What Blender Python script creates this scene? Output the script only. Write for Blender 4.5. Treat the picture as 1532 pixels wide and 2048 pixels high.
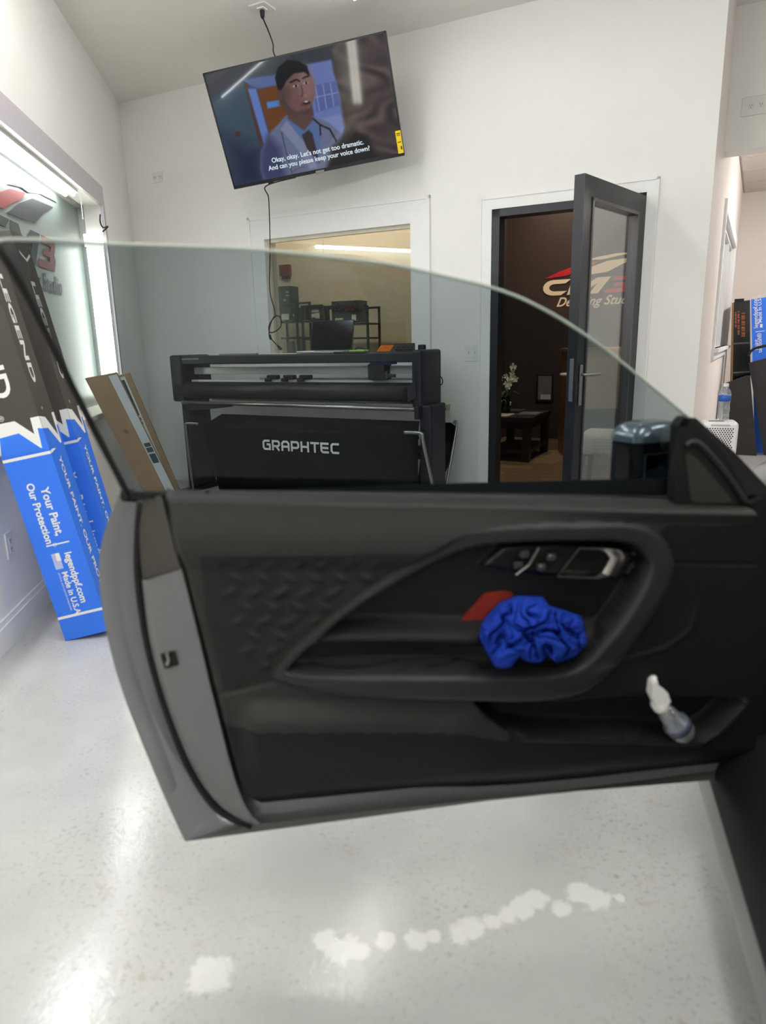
import bpy, bmesh, math, random
import numpy as np
from mathutils import Vector, Matrix
random.seed(7)
RNG = np.random.RandomState(5)
for o in list(bpy.data.objects):
    bpy.data.objects.remove(o)
SC = bpy.context.scene
COL = SC.collection

# ------------------------------------------------------------------ camera
FPX, H = 1360.0, 1.22
PITCH, ROLL = math.radians(13.8), math.radians(-1.32)
_c, _s = math.cos(PITCH), math.sin(PITCH)
_cr, _sr = math.cos(ROLL), math.sin(ROLL)
CAMM = np.array([[_cr, -_sr, 0], [_sr, _cr, 0], [0, 0, 1.]]) @ np.array([[1., 0, 0], [0, -_s, -_c], [0, _c, -_s]])
cam_d = bpy.data.cameras.new('camera')
cam = bpy.data.objects.new('camera', cam_d)
COL.objects.link(cam)
SC.camera = cam
cam_d.sensor_fit = 'VERTICAL'
cam_d.sensor_height = 36.0
cam_d.sensor_width = 27.0
cam_d.lens = 36.0 * FPX / 2048.0
R3 = CAMM.T @ np.diag([1., -1., -1.])
mw = Matrix([list(r) for r in R3]).to_4x4()
mw.translation = Vector((0, 0, H))
cam.matrix_world = mw
cam_d.clip_start = 0.02
cam_d.dof.use_dof = True
cam_d.dof.focus_distance = 5.2
cam_d.dof.aperture_fstop = 2.5

# ------------------------------------------------------------------ world / exposure
w = bpy.data.worlds.new('world')
SC.world = w
w.use_nodes = True
w.node_tree.nodes['Background'].inputs[0].default_value = (0.55, 0.6, 0.65, 1)
w.node_tree.nodes['Background'].inputs[1].default_value = 0.25
SC.view_settings.view_transform = 'Standard'
SC.view_settings.look = 'None'
SC.view_settings.exposure = -0.04
SC.view_settings.gamma = 1.0
SC.view_settings.use_curve_mapping = False
TUBE = 11.0        # emission of the ceiling tubes

# ------------------------------------------------------------------ photo pixel -> place
def ray(x, y):
    return CAMM.T @ np.array([(x - 766) / FPX, (y - 1024) / FPX, 1.])
CAMP = np.array([0, 0, H])
def onz(x, y, z):
    d = ray(x, y)
    return CAMP + d * ((z - H) / d[2])
def onp(x, y, P, n):
    d = ray(x, y)
    return CAMP + d * (((np.array(P) - CAMP) @ n) / (d @ n))
def proj(P):
    c = CAMM @ (np.array(P) - CAMP)
    return 766 + FPX * c[0] / c[2], 1024 + FPX * c[1] / c[2]
Z = np.array([0, 0, 1.])
# back wall frame: s along it from the corner, d out into the room
CO = np.array([-2.207, 6.585, 0]); U = np.array([.8886, -.4587, 0]); N = np.array([-.4587, -.8886, 0])
def W(s, z, d=0.): return CO + U * s + Z * z + N * d
def WX(px, py, d=0.): return onp(px, py, CO + N * d, N)
def WS(px, py, d=0.):
    p = WX(px, py, d); return (p - CO) @ U, p[2]
# left wall frame: t from the corner towards the camera, d into the room
UL = np.array([.1497, -.9887, 0]); NL = np.array([.9887, .1497, 0])
def L(t, z, d=0.): return CO + UL * t + Z * z + NL * d
def LX(px, py, d=0.): return onp(px, py, CO + NL * d, NL)
# passage wall behind the right end of the back wall
EN = CO + U * 4.755
_a = math.radians(28.5)
DV = np.array([math.sin(_a), math.cos(_a), 0]); NR = np.array([DV[1], -DV[0], 0])
def P_(q, z, d=0.): return EN + DV * q + Z * z + NR * d

# ------------------------------------------------------------------ materials
def lin(c):
    return tuple(((v / 255.) / 12.92 if v / 255. <= .04045 else ((v / 255. + .055) / 1.055) ** 2.4) for v in c)
MATS = {}
def mat(name, rgb, rough=.5, metal=0., spec=.5, var=.06, scale=14., bump=0., bscale=120., trans=0., emit=0., coat=0., raw=False, ior=1.45):
    if name in MATS: return MATS[name]
    m = bpy.data.materials.new(name); m.use_nodes = True
    nt = m.node_tree; b = nt.nodes['Principled BSDF']
    col = rgb if raw else lin(rgb)
    tc = nt.nodes.new('ShaderNodeTexCoord')
    nz = nt.nodes.new('ShaderNodeTexNoise'); nz.inputs['Scale'].default_value = scale; nz.inputs['Detail'].default_value = 4
    nt.links.new(tc.outputs['Object'], nz.inputs['Vector'])
    rp = nt.nodes.new('ShaderNodeValToRGB')
    rp.color_ramp.elements[0].position = .3; rp.color_ramp.elements[1].position = .7
    rp.color_ramp.elements[0].color = (*[max(0, v * (1 - var)) for v in col], 1)
    rp.color_ramp.elements[1].color = (*[min(1, v * (1 + var)) for v in col], 1)
    nt.links.new(nz.outputs['Fac'], rp.inputs['Fac'])
    nt.links.new(rp.outputs['Color'], b.inputs['Base Color'])
    b.inputs['Roughness'].default_value = rough
    b.inputs['Metallic'].default_value = metal
    b.inputs['Specular IOR Level'].default_value = spec
    b.inputs['Transmission Weight'].default_value = trans
    b.inputs['IOR'].default_value = ior
    b.inputs['Coat Weight'].default_value = coat
    if emit:
        b.inputs['Emission Color'].default_value = (*col, 1)
        b.inputs['Emission Strength'].default_value = emit
    if bump:
        n2 = nt.nodes.new('ShaderNodeTexNoise'); n2.inputs['Scale'].default_value = bscale; n2.inputs['Detail'].default_value = 3
        nt.links.new(tc.outputs['Object'], n2.inputs['Vector'])
        bp = nt.nodes.new('ShaderNodeBump'); bp.inputs['Strength'].default_value = bump; bp.inputs['Distance'].default_value = .004
        nt.links.new(n2.outputs['Fac'], bp.inputs['Height'])
        nt.links.new(bp.outputs['Normal'], b.inputs['Normal'])
    MATS[name] = m
    return m
def emission(name, rgb, strength):
    if name in MATS: return MATS[name]
    m = bpy.data.materials.new(name); m.use_nodes = True
    nt = m.node_tree; nt.nodes.clear()
    e = nt.nodes.new('ShaderNodeEmission'); e.inputs[0].default_value = (*rgb, 1); e.inputs[1].default_value = strength
    o = nt.nodes.new('ShaderNodeOutputMaterial'); nt.links.new(e.outputs[0], o.inputs[0])
    MATS[name] = m
    return m
def thin_glass(name, tint, refl_boost=0., rough=0.0, haze=None, haze_amt=0., ior=1.5):
    """single-sheet glass: tinted see-through plus Fresnel reflection"""
    m = bpy.data.materials.new(name); m.use_nodes = True
    nt = m.node_tree; nt.nodes.clear()
    t = nt.nodes.new('ShaderNodeBsdfTransparent'); t.inputs[0].default_value = (*tint, 1)
    g = nt.nodes.new('ShaderNodeBsdfGlossy'); g.inputs['Roughness'].default_value = rough; g.inputs[0].default_value = (1, 1, 1, 1)
    lw = nt.nodes.new('ShaderNodeLayerWeight'); lw.inputs[0].default_value = .5
    pw = nt.nodes.new('ShaderNodeMath'); pw.operation = 'POWER'; pw.inputs[1].default_value = 5.
    nt.links.new(lw.outputs['Facing'], pw.inputs[0])
    f0 = ((ior - 1) / (ior + 1)) ** 2
    fr = nt.nodes.new('ShaderNodeMath'); fr.operation = 'MULTIPLY_ADD'; fr.inputs[1].default_value = 1 - f0; fr.inputs[2].default_value = f0
    nt.links.new(pw.outputs[0], fr.inputs[0])
    ad = nt.nodes.new('ShaderNodeMath'); ad.operation = 'ADD'; ad.inputs[1].default_value = refl_boost; ad.use_clamp = True
    nt.links.new(fr.outputs[0], ad.inputs[0])
    base = t.outputs[0]
    if haze is not None:
        df = nt.nodes.new('ShaderNodeBsdfDiffuse'); df.inputs[0].default_value = (*haze, 1)
        mh = nt.nodes.new('ShaderNodeMixShader'); mh.inputs[0].default_value = haze_amt
        nt.links.new(t.outputs[0], mh.inputs[1]); nt.links.new(df.outputs[0], mh.inputs[2])
        base = mh.outputs[0]
    mx = nt.nodes.new('ShaderNodeMixShader')
    nt.links.new(ad.outputs[0], mx.inputs[0]); nt.links.new(base, mx.inputs[1]); nt.links.new(g.outputs[0], mx.inputs[2])
    o = nt.nodes.new('ShaderNodeOutputMaterial'); nt.links.new(mx.outputs[0], o.inputs[0])
    MATS[name] = m
    return m

WALLP = mat('wall paint', (243, 242, 239), .75, spec=.3, var=.015, scale=2., bump=.12, bscale=55.)
WALLC = mat('cool white paint', (226, 224, 224), .6, spec=.3, var=.012, scale=2.)
TRIMP = mat('trim paint', (242, 242, 242), .45, var=.01)
CEILP = mat('ceiling paint', (243, 241, 236), .85, spec=.2, var=.015, scale=2.)
PINKW = mat('warm pinkish wall', (238, 230, 225), .8, spec=.2, var=.015, scale=2.)
BEIGE = mat('beige wall', (216, 202, 176), .8, spec=.2, var=.02, scale=2.)
DARKW = mat('dark brown wall', (62, 50, 45), .7, spec=.3, var=.05, scale=5.)
BLKM = mat('black metal', (28, 28, 30), .4, metal=.2, var=.05)
BLKP = mat('black plastic', (24, 24, 26), .5, var=.06)
GLOSSB = mat('gloss black', (16, 16, 18), .12, var=.03)
CHROME = mat('satin chrome', (170, 168, 164), .3, metal=1., var=.03)
STEEL = mat('brushed steel', (170, 170, 166), .32, metal=1., var=.05)
WHITEP = mat('white plastic', (232, 232, 230), .4, var=.015)
WHITEINK = mat('white ink', (238, 238, 236), .6, var=.01)

# ------------------------------------------------------------------ mesh helpers
def tri_mesh(name, V, F, m, root=None, parent=None, smooth=False):
    """V are world points; the object sits at the thing's base (root) and holds local points"""
    base = np.array(root.location) if root is not None else np.zeros(3)
    me = bpy.data.meshes.new(name)
    me.from_pydata([tuple(np.array(v) - base) for v in V], [], [tuple(f) for f in F])
    me.materials.append(m)
    if smooth:
        me.polygons.foreach_set('use_smooth', [True] * len(me.polygons))
    me.update()
    o = bpy.data.objects.new(name, me); COL.objects.link(o)
    p = parent if parent is not None else root
    if p is not None: o.parent = p
    return o
def tag(o, label, cat, group=None):
    o['label'] = label; o['category'] = cat
    if group: o['group'] = group
    return o
def thing(name, loc, label, cat, group=None):
    e = bpy.data.objects.new(name, None); COL.objects.link(e)
    e.location = tuple(float(v) for v in loc); e.empty_display_size = .1
    return tag(e, label, cat, group)
def single(name, V, F, m, base, label, cat, group=None, smooth=False):
    """a thing that is one mesh, origin at its base"""
    me = bpy.data.meshes.new(name); base = np.array(base, float)
    me.from_pydata([tuple(np.array(v) - base) for v in V], [], [tuple(f) for f in F])
    me.materials.append(m)
    if smooth: me.polygons.foreach_set('use_smooth', [True] * len(me.polygons))
    o = bpy.data.objects.new(name, me); COL.objects.link(o); o.location = tuple(base)
    return tag(o, label, cat, group)
def struct(name, V, F, m, parent=None, smooth=False):
    o = tri_mesh(name, V, F, m, None, parent, smooth)
    if parent is None: o['kind'] = 'structure'
    return o
BOXF = [(0, 3, 2, 1), (4, 5, 6, 7), (0, 1, 5, 4), (1, 2, 6, 5), (2, 3, 7, 6), (3, 0, 4, 7)]
def fixF(V, F):
    bm = bmesh.new()
    vs = [bm.verts.new(tuple(v)) for v in V]
    for f in F:
        try: bm.faces.new([vs[i] for i in f])
        except ValueError: pass
    bmesh.ops.recalc_face_normals(bm, faces=bm.faces)
    bm.verts.index_update()
    out = ([tuple(v.co) for v in bm.verts], [[v.index for v in f.verts] for f in bm.faces])
    bm.free(); return out
def para(o, a, b, c):
    o, a, b, c = map(lambda q: np.array(q, float), (o, a, b, c))
    V = [o, o + a, o + a + b, o + b, o + c, o + a + c, o + a + b + c, o + b + c]
    return fixF(V, BOXF)
def cbox(ctr, ax, ay, az, sx, sy, sz, bev=0., seg=2):
    """box about a centre with unit axes, optional bevel"""
    ctr = np.array(ctr, float)
    bm = bmesh.new()
    bmesh.ops.create_cube(bm, size=1.)
    for v in bm.verts: v.co = Vector((v.co.x * sx, v.co.y * sy, v.co.z * sz))
    if bev:
        bmesh.ops.bevel(bm, geom=list(bm.edges), offset=bev, segments=seg, profile=.5, affect='EDGES')
    V = [ctr + np.array(ax) * v.co.x + np.array(ay) * v.co.y + np.array(az) * v.co.z for v in bm.verts]
    bm.verts.index_update()
    F = [[v.index for v in f.verts] for f in bm.faces]
    bm.free()
    return fixF(V, F)
def wbox(s0, s1, z0, z1, d0, d1, bev=0., seg=2):
    return cbox(W((s0 + s1) / 2, (z0 + z1) / 2, (d0 + d1) / 2), U, N, Z, s1 - s0, abs(d1 - d0), z1 - z0, bev, seg)
def lbox(t0, t1, z0, z1, d0, d1, bev=0.):
    return cbox(L((t0 + t1) / 2, (z0 + z1) / 2, (d0 + d1) / 2), UL, NL, Z, t1 - t0, abs(d1 - d0), z1 - z0, bev)
def join(*parts):
    V, F = [], []
    for v, f in parts:
        k = len(V); V += list(v); F += [[i + k for i in q] for q in f]
    return V, F
def tube(pts, r, n=10, cap=True):
    pts = [np.array(p, float) for p in pts]
    rs = r if hasattr(r, '__len__') else [r] * len(pts)
    V, F = [], []
    t0 = pts[1] - pts[0]; t0 /= np.linalg.norm(t0)
    ref = Z if abs(t0[2]) < .9 else np.array([1., 0, 0])
    a = np.cross(t0, ref); a /= np.linalg.norm(a)
    for i, p in enumerate(pts):
        t = pts[min(i + 1, len(pts) - 1)] - pts[max(i - 1, 0)]; t /= np.linalg.norm(t)
        a = a - t * (a @ t); a /= np.linalg.norm(a); b = np.cross(t, a)
        for k in range(n):
            q = 2 * math.pi * k / n
            V.append(p + rs[i] * (math.cos(q) * a + math.sin(q) * b))
    for i in range(len(pts) - 1):
        for k in range(n):
            F.append((i * n + k, i * n + (k + 1) % n, (i + 1) * n + (k + 1) % n, (i + 1) * n + k))
    if cap:
        F.append(tuple(range(n))[::-1]); F.append(tuple(range((len(pts) - 1) * n, len(pts) * n)))
    return fixF(V, F)
def smooth_pts(P, k=6):
    """Catmull-Rom through points"""
    P = [np.array(p, float) for p in P]; out = []
    for i in range(len(P) - 1):
        p0 = P[max(i - 1, 0)]; p1 = P[i]; p2 = P[i + 1]; p3 = P[min(i + 2, len(P) - 1)]
        for j in range(k):
            t = j / k
            out.append(.5 * ((2 * p1) + (-p0 + p2) * t + (2 * p0 - 5 * p1 + 4 * p2 - p3) * t * t + (-p0 + 3 * p1 - 3 * p2 + p3) * t ** 3))
    out.append(P[-1]); return out
def lathe(base, prof, n=20, axis=Z, cap=True):
    base = np.array(base, float); axis = np.array(axis, float)
    ref = np.array([1., 0, 0]) if abs(axis[0]) < .9 else np.array([0, 1., 0])
    a = np.cross(axis, ref); a /= np.linalg.norm(a); b = np.cross(axis, a)
    V, F = [], []
    for r, h in prof:
        for k in range(n):
            q = 2 * math.pi * k / n
            V.append(base + axis * h + r * (math.cos(q) * a + math.sin(q) * b))
    for i in range(len(prof) - 1):
        for k in range(n):
            F.append((i * n + k, i * n + (k + 1) % n, (i + 1) * n + (k + 1) % n, (i + 1) * n + k))
    if cap:
        F.append(tuple(range(n))[::-1]); F.append(tuple(range((len(prof) - 1) * n, len(prof) * n)))
    return fixF(V, F)
def prism(poly, ext):
    """closed prism of a planar outline, swept along ext"""
    poly = [np.array(p, float) for p in poly]; n = len(poly); ext = np.array(ext, float)
    V = poly + [p + ext for p in poly]
    F = [tuple(range(n))[::-1], tuple(range(n, 2 * n))] + [(i, (i + 1) % n, n + (i + 1) % n, n + i) for i in range(n)]
    return fixF(V, F)
def text_geo(s, size, org, xd, yd, bold=0., shear=0., sx=1., align='LEFT', thick=.0006, space=1.):
    cu = bpy.data.curves.new('lettering', 'FONT'); cu.body = s; cu.size = size; cu.offset = bold * size; cu.shear = shear
    cu.align_x = align; cu.space_character = space; cu.resolution_u = 4; cu.extrude = 0.0
    ob = bpy.data.objects.new('lettering', cu); COL.objects.link(ob)
    dg = bpy.context.evaluated_depsgraph_get(); dg.update()
    me = bpy.data.meshes.new_from_object(ob.evaluated_get(dg))
    org, xd, yd = map(lambda q: np.array(q, float), (org, xd, yd))
    zd = np.cross(xd, yd)
    V = [org + xd * (v.co.x * sx) + yd * v.co.y + zd * thick for v in me.vertices]
    F = [tuple(p.vertices) for p in me.polygons]
    bpy.data.objects.remove(ob); bpy.data.curves.remove(cu); bpy.data.meshes.remove(me)
    return V, F
def strokes(lines, wd, org, xd, yd, thick=.0006):
    """flat thick polylines in a plane"""
    org, xd, yd = map(lambda q: np.array(q, float), (org, xd, yd)); zd = np.cross(xd, yd)
    parts = []
    for k, pl in enumerate(lines):
        pl = [np.array(p, float) for p in pl]; n = len(pl); Lf, Rt = [], []
        for i, p in enumerate(pl):
            d1 = pl[i] - pl[i - 1] if i else pl[1] - pl[0]
            d2 = pl[i + 1] - pl[i] if i < n - 1 else d1
            d1 = d1 / np.linalg.norm(d1); d2 = d2 / np.linalg.norm(d2)
            t = d1 + d2; t /= np.linalg.norm(t); nn = np.array([-t[1], t[0]])
            mlen = min(1.6, 1 / max(.5, abs(nn @ np.array([-d1[1], d1[0]]))))
            Lf.append(p + nn * wd / 2 * mlen); Rt.append(p - nn * wd / 2 * mlen)
        V = [org + xd * q[0] + yd * q[1] + zd * (thick + k * 1e-5) for q in Lf + Rt]
        F = [(i, n + i, n + i + 1, i + 1) for i in range(n - 1)]
        parts.append((V, F))
    return join(*parts)
def decal(poly, nrm, off=.0006):
    return [np.array(p) + np.array(nrm) * off for p in poly], [tuple(range(len(poly)))]

# ================================================================== THE SETTING
def floor_material():
    m = bpy.data.materials.new('grey epoxy floor'); m.use_nodes = True
    nt = m.node_tree; b = nt.nodes['Principled BSDF']; LK = nt.links.new
    geo = nt.nodes.new('ShaderNodeNewGeometry')
    def noise(sc, det=4, rough=.55):
        n = nt.nodes.new('ShaderNodeTexNoise'); n.inputs['Scale'].default_value = sc; n.inputs['Detail'].default_value = det
        n.inputs['Roughness'].default_value = rough; LK(geo.outputs['Position'], n.inputs['Vector']); return n
    def ramp(src, p0, c0, p1, c1):
        r = nt.nodes.new('ShaderNodeValToRGB'); r.color_ramp.elements[0].position = p0; r.color_ramp.elements[1].position = p1
        r.color_ramp.elements[0].color = (*c0, 1); r.color_ramp.elements[1].color = (*c1, 1); LK(src, r.inputs[0]); return r.outputs[0]
    def mix(fac, a, c, mode='MIX'):
        x = nt.nodes.new('ShaderNodeMix'); x.data_type = 'RGBA'; x.blend_type = mode
        if isinstance(fac, float): x.inputs[0].default_value = fac
        else: LK(fac, x.inputs[0])
        for i, q in ((6, a), (7, c)):
            if isinstance(q, tuple): x.inputs[i].default_value = (*q, 1)
            else: LK(q, x.inputs[i])
        return x.outputs[2]
    base = ramp(noise(2.2, 5).outputs[0], .3, lin((175, 176, 174)), .7, lin((194, 194, 192)))
    # dirt that gathers in scuffs
    sc1 = ramp(noise(75., 6, .72).outputs[0], .54, (0, 0, 0), .68, (1, 1, 1))
    sc2 = ramp(noise(2.3, 4).outputs[0], .42, (0, 0, 0), .60, (1, 1, 1))
    dm = nt.nodes.new('ShaderNodeMath'); dm.operation = 'MULTIPLY'; LK(sc1, dm.inputs[0]); LK(sc2, dm.inputs[1])
    d2 = nt.nodes.new('ShaderNodeMath'); d2.operation = 'MULTIPLY'; LK(dm.outputs[0], d2.inputs[0]); d2.inputs[1].default_value = .62
    c1 = mix(d2.outputs[0], base, lin((112, 108, 100)))
    rs1 = ramp(noise(13., 6, .75).outputs[0], .58, (0, 0, 0), .68, (1, 1, 1))
    rs2 = ramp(noise(2.4, 2).outputs[0], .50, (0, 0, 0), .60, (1, 1, 1))
    rm = nt.nodes.new('ShaderNodeMath'); rm.operation = 'MULTIPLY'; LK(rs1, rm.inputs[0]); LK(rs2, rm.inputs[1])
    r2 = nt.nodes.new('ShaderNodeMath'); r2.operation = 'MULTIPLY'; LK(rm.outputs[0], r2.inputs[0]); r2.inputs[1].default_value = .5
    c2 = mix(r2.outputs[0], c1, lin((160, 142, 110)))
    # pale dried spots, each a shape of its own
    nd = noise(34., 5, .65)
    blobs = [(420, 1950, 40), (650, 1880, 22), (690, 1900, 30), (720, 1905, 20), (772, 1882, 20), (832, 1880, 22), (866, 1873, 15),
             (918, 1868, 20), (945, 1855, 24), (985, 1843, 17), (1015, 1830, 20), (1045, 1815, 26), (1070, 1797, 24),
             (1122, 1818, 18), (1160, 1785, 24), (1190, 1797, 28), (1240, 1795, 10)]
    acc = None
    for px, py, r in blobs:
        p = onz(px, py, 0); p2 = onz(px + r, py, 0); rr = abs(p2[0] - p[0])
        ds = nt.nodes.new('ShaderNodeVectorMath'); ds.operation = 'DISTANCE'
        LK(geo.outputs['Position'], ds.inputs[0]); ds.inputs[1].default_value = tuple(p)
        ad = nt.nodes.new('ShaderNodeMath'); ad.operation = 'MULTIPLY_ADD'; LK(nd.outputs[0], ad.inputs[0]); ad.inputs[1].default_value = -rr * 2.2; LK(ds.outputs['Value'], ad.inputs[2])
        mr = nt.nodes.new('ShaderNodeMapRange'); mr.interpolation_type = 'SMOOTHSTEP'
        LK(ad.outputs[0], mr.inputs[0]); mr.inputs[1].default_value = rr * .25; mr.inputs[2].default_value = -rr * .3; mr.inputs[3].default_value = 0; mr.inputs[4].default_value = 1
        if acc is None: acc = mr.outputs[0]
        else:
            mxn = nt.nodes.new('ShaderNodeMath'); mxn.operation = 'MAXIMUM'; LK(acc, mxn.inputs[0]); LK(mr.outputs[0], mxn.inputs[1]); acc = mxn.outputs[0]
    am = nt.nodes.new('ShaderNodeMath'); am.operation = 'MULTIPLY'; LK(acc, am.inputs[0]); am.inputs[1].default_value = .55
    c3 = mix(am.outputs[0], c2, lin((236, 235, 232)))
    LK(c3, b.inputs['Base Color'])
    b.inputs['Roughness'].default_value = .055
    b.inputs['Specular IOR Level'].default_value = .38
    bn = noise(60., 3, .6); bn2 = noise(150., 2, .5)
    bs = nt.nodes.new('ShaderNodeMath'); bs.operation = 'ADD'; LK(bn.outputs[0], bs.inputs[0]); LK(bn2.outputs[0], bs.inputs[1])
    bp = nt.nodes.new('ShaderNodeBump'); bp.inputs['Strength'].default_value = .5; bp.inputs['Distance'].default_value = .0007
    LK(bs.outputs[0], bp.inputs['Height']); LK(bp.outputs[0], b.inputs['Normal'])
    return m
FLOORM = floor_material()
struct('floor', *para((-6, -5, -.1), (16, 0, 0), (0, 19, 0), (0, 0, .1)), FLOORM)
struct('ceiling', *para((-6, -5, 3.3), (16, 0, 0), (0, 19, 0), (0, 0, .1)), CEILP)

# back wall with its window and door openings
WS0, WS1, WZ0, WZ1 = 1.464, 2.770, 1.10, 2.073
DS0, DS1, DZ1 = 3.385, 4.385, 2.105
bk = []
for s0, s1, z0, z1 in ((0, WS0, 0, 3.3), (WS0, WS1, 0, WZ0), (WS0, WS1, WZ1, 3.3), (WS1, DS0, 0, 3.3), (DS0, DS1, DZ1, 3.3), (DS1, 4.755, 0, 3.3)):
    bk.append(wbox(s0, s1, z0, z1, -.14, 0))
struct('wall_back', *join(*bk), WALLP)
# left wall with the shop window
LT0, LT1, LZ0, LZ1 = 1.19, 6.386, .82, 2.262
lf = []
for t0, t1, z0, z1 in ((0, LT0, 0, 3.3), (LT0, LT1, 0, LZ0), (LT0, LT1, LZ1, 3.3), (LT1, 11, 0, 3.3)):
    lf.append(lbox(t0, t1, z0, z1, -.2, 0))
struct('wall_left', *join(*lf), WALLP)
# passage wall (behind the right end of the back wall) with a window in it
QW0, QW1, QZ0, QZ1 = 1.46, 3.9, 1.13, 2.16
def pbox(q0, q1, z0, z1, d0, d1, bev=0.):
    return cbox(P_((q0 + q1) / 2, (z0 + z1) / 2, (d0 + d1) / 2), DV, NR, Z, q1 - q0, abs(d1 - d0), z1 - z0, bev)
pp = []
for q0, q1, z0, z1 in ((0, QW0, 0, 3.3), (QW0, QW1, 0, QZ0), (QW0, QW1, QZ1, 3.3), (QW1, 5.0, 0, 3.3)):
    pp.append(pbox(q0, q1, z0, z1, -.14, 0))
struct('wall_passage', *join(*pp), PINKW)
struct('wall_header', *pbox(.74, .92, 2.44, 3.3, 0, 5.0), WALLP)
struct('wall_far', *pbox(4.9, 5.0, 0, 3.3, -.14, 5.0), PINKW)
struct('wall_right', *cbox((7.6, 2.5, 1.65), (1, 0, 0), (0, 1, 0), Z, .2, 16, 3.3), WALLP)
struct('wall_behind', *cbox((3.0, -4.0, 1.65), (1, 0, 0), (0, 1, 0), Z, 10, .2, 3.3), WALLP)
# lay-in tile ceiling of the far room: tiles and their grid
TILEM = mat('ceiling tile', (222, 214, 206), .9, spec=.1, var=.03, scale=60., bump=.2, bscale=200.)
tc = struct('ceiling_far', *pbox(.93, 4.9, 2.885, 2.93, 0, 5.0), mat('tile grid', (200, 192, 184), .5))
for i in range(6):
    for j in range(5):
        q0 = 4.88 - i * .61; d0 = .02 + j * .61
        if q0 - .6 < .95: continue
        tri_mesh('ceiling_tile', *pbox(q0 - .585, q0, 2.872, 2.884, d0, d0 + .585), TILEM, parent=tc)
# baseboards
def board(name, fn, a, b):
    V = join(fn(a, b, 0, .105, 0, .014), fn(a, b, .105, .13, 0, .009))
    struct(name, *V, TRIMP)
board('baseboard_back', wbox, .01, DS0 - .075, )
board('baseboard_back_end', wbox, DS1 + .075, 4.755)
board('baseboard_left', lbox, .02, 11)

# back window: casing boards, stop, pane
wf = struct('window_1', *join(wbox(WS0 - .13, WS0, WZ0 - .13, WZ1 + .15, 0, .02), wbox(WS1, WS1 + .13, WZ0 - .13, WZ1 + .15, 0, .02),
                              wbox(WS0, WS1, WZ1, WZ1 + .15, 0, .02), wbox(WS0, WS1, WZ0 - .13, WZ0, 0, .02)), TRIMP)
tri_mesh('casing_edge', *join(wbox(WS1 + .13, WS1 + .155, WZ0 - .15, WZ1 + .175, 0, .03), wbox(WS0 - .155, WS0 - .13, WZ0 - .15, WZ1 + .175, 0, .03),
                              wbox(WS0 - .155, WS1 + .155, WZ1 + .15, WZ1 + .175, 0, .03)), TRIMP, parent=wf)
tri_mesh('glazing_bead', *join(wbox(WS0, WS0 + .018, WZ0, WZ1, -.05, -.02), wbox(WS1 - .018, WS1, WZ0, WZ1, -.05, -.02), wbox(WS0, WS1, WZ1 - .025, WZ1, -.05, -.015), wbox(WS0, WS1, WZ0, WZ0 + .018, -.05, -.02)), mat('bead paint', (214, 208, 190), .5), parent=wf)
PANE = thin_glass('clear pane', (.88, .89, .86), .06)
tri_mesh('pane', *wbox(WS0 + .005, WS1 - .005, WZ0 + .005, WZ1 - .005, -.064, -.06), PANE, parent=wf)

# glass door: white casing, black frame, open leaf
cs = struct('trim_1', *join(wbox(DS0 - .075, DS0, 0, DZ1 + .07, 0, .018), wbox(DS1, DS1 + .06, 0, DZ1 + .07, 0, .018), wbox(DS0, DS1, DZ1, DZ1 + .07, 0, .018)), TRIMP)
tri_mesh('outer_bead', *join(wbox(DS0 - .085, DS0 - .07, 0, DZ1 + .08, 0, .024), wbox(DS1 + .055, DS1 + .07, 0, DZ1 + .08, 0, .024), wbox(DS0 - .085, DS1 + .07, DZ1 + .065, DZ1 + .08, 0, .024)), TRIMP, parent=cs)
DFR = mat('dark grey anodised frame', (44, 45, 50), .38, metal=.4, var=.04)
dr = struct('door_1', *join(wbox(DS0, DS0 + .055, 0, DZ1, -.11, .012), wbox(DS1 - .055, DS1, 0, DZ1, -.11, .012), wbox(DS0, DS1, DZ1 - .05, DZ1, -.11, .012)), DFR)
hg = W(DS1 - .03, 0, .02)
free = onz(1160, 348, 2.08); free[2] = 0
lu = free - hg; LW = np.linalg.norm(lu); lu /= LW
ln = np.array([-lu[1], lu[0], 0])
if ln @ (CAMP - hg) < 0: ln = -ln          # leaf face that looks at the camera
def leafbox(a0, a1, z0, z1, h0=-.03, h1=.03, bev=0.):
    return cbox(hg + lu * (a0 + a1) / 2 + Z * (z0 + z1) / 2 + ln * (h0 + h1) / 2, lu, ln, Z, a1 - a0, h1 - h0, z1 - z0, bev)
lfm = tri_mesh('leaf', *join(leafbox(0, .1, .01, 2.08), leafbox(LW - .1, LW, .01, 2.08), leafbox(.1, LW - .1, 1.975, 2.08), leafbox(.1, LW - .1, .01, .2)), DFR, parent=dr)
tri_mesh('glazing_bead', *join(leafbox(.1, .118, .2, 1.975, -.02, .036), leafbox(LW - .118, LW - .1, .2, 1.975, -.02, .036), leafbox(.1, LW - .1, 1.957, 1.975, -.02, .036)), mat('bead grey', (92, 90, 92), .35, metal=.5), parent=lfm)
tri_mesh('pane', *leafbox(.1, LW - .1, .2, 1.975, -.004, .0), thin_glass('door pane', (.90, .91, .91), .12), parent=lfm)
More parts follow.
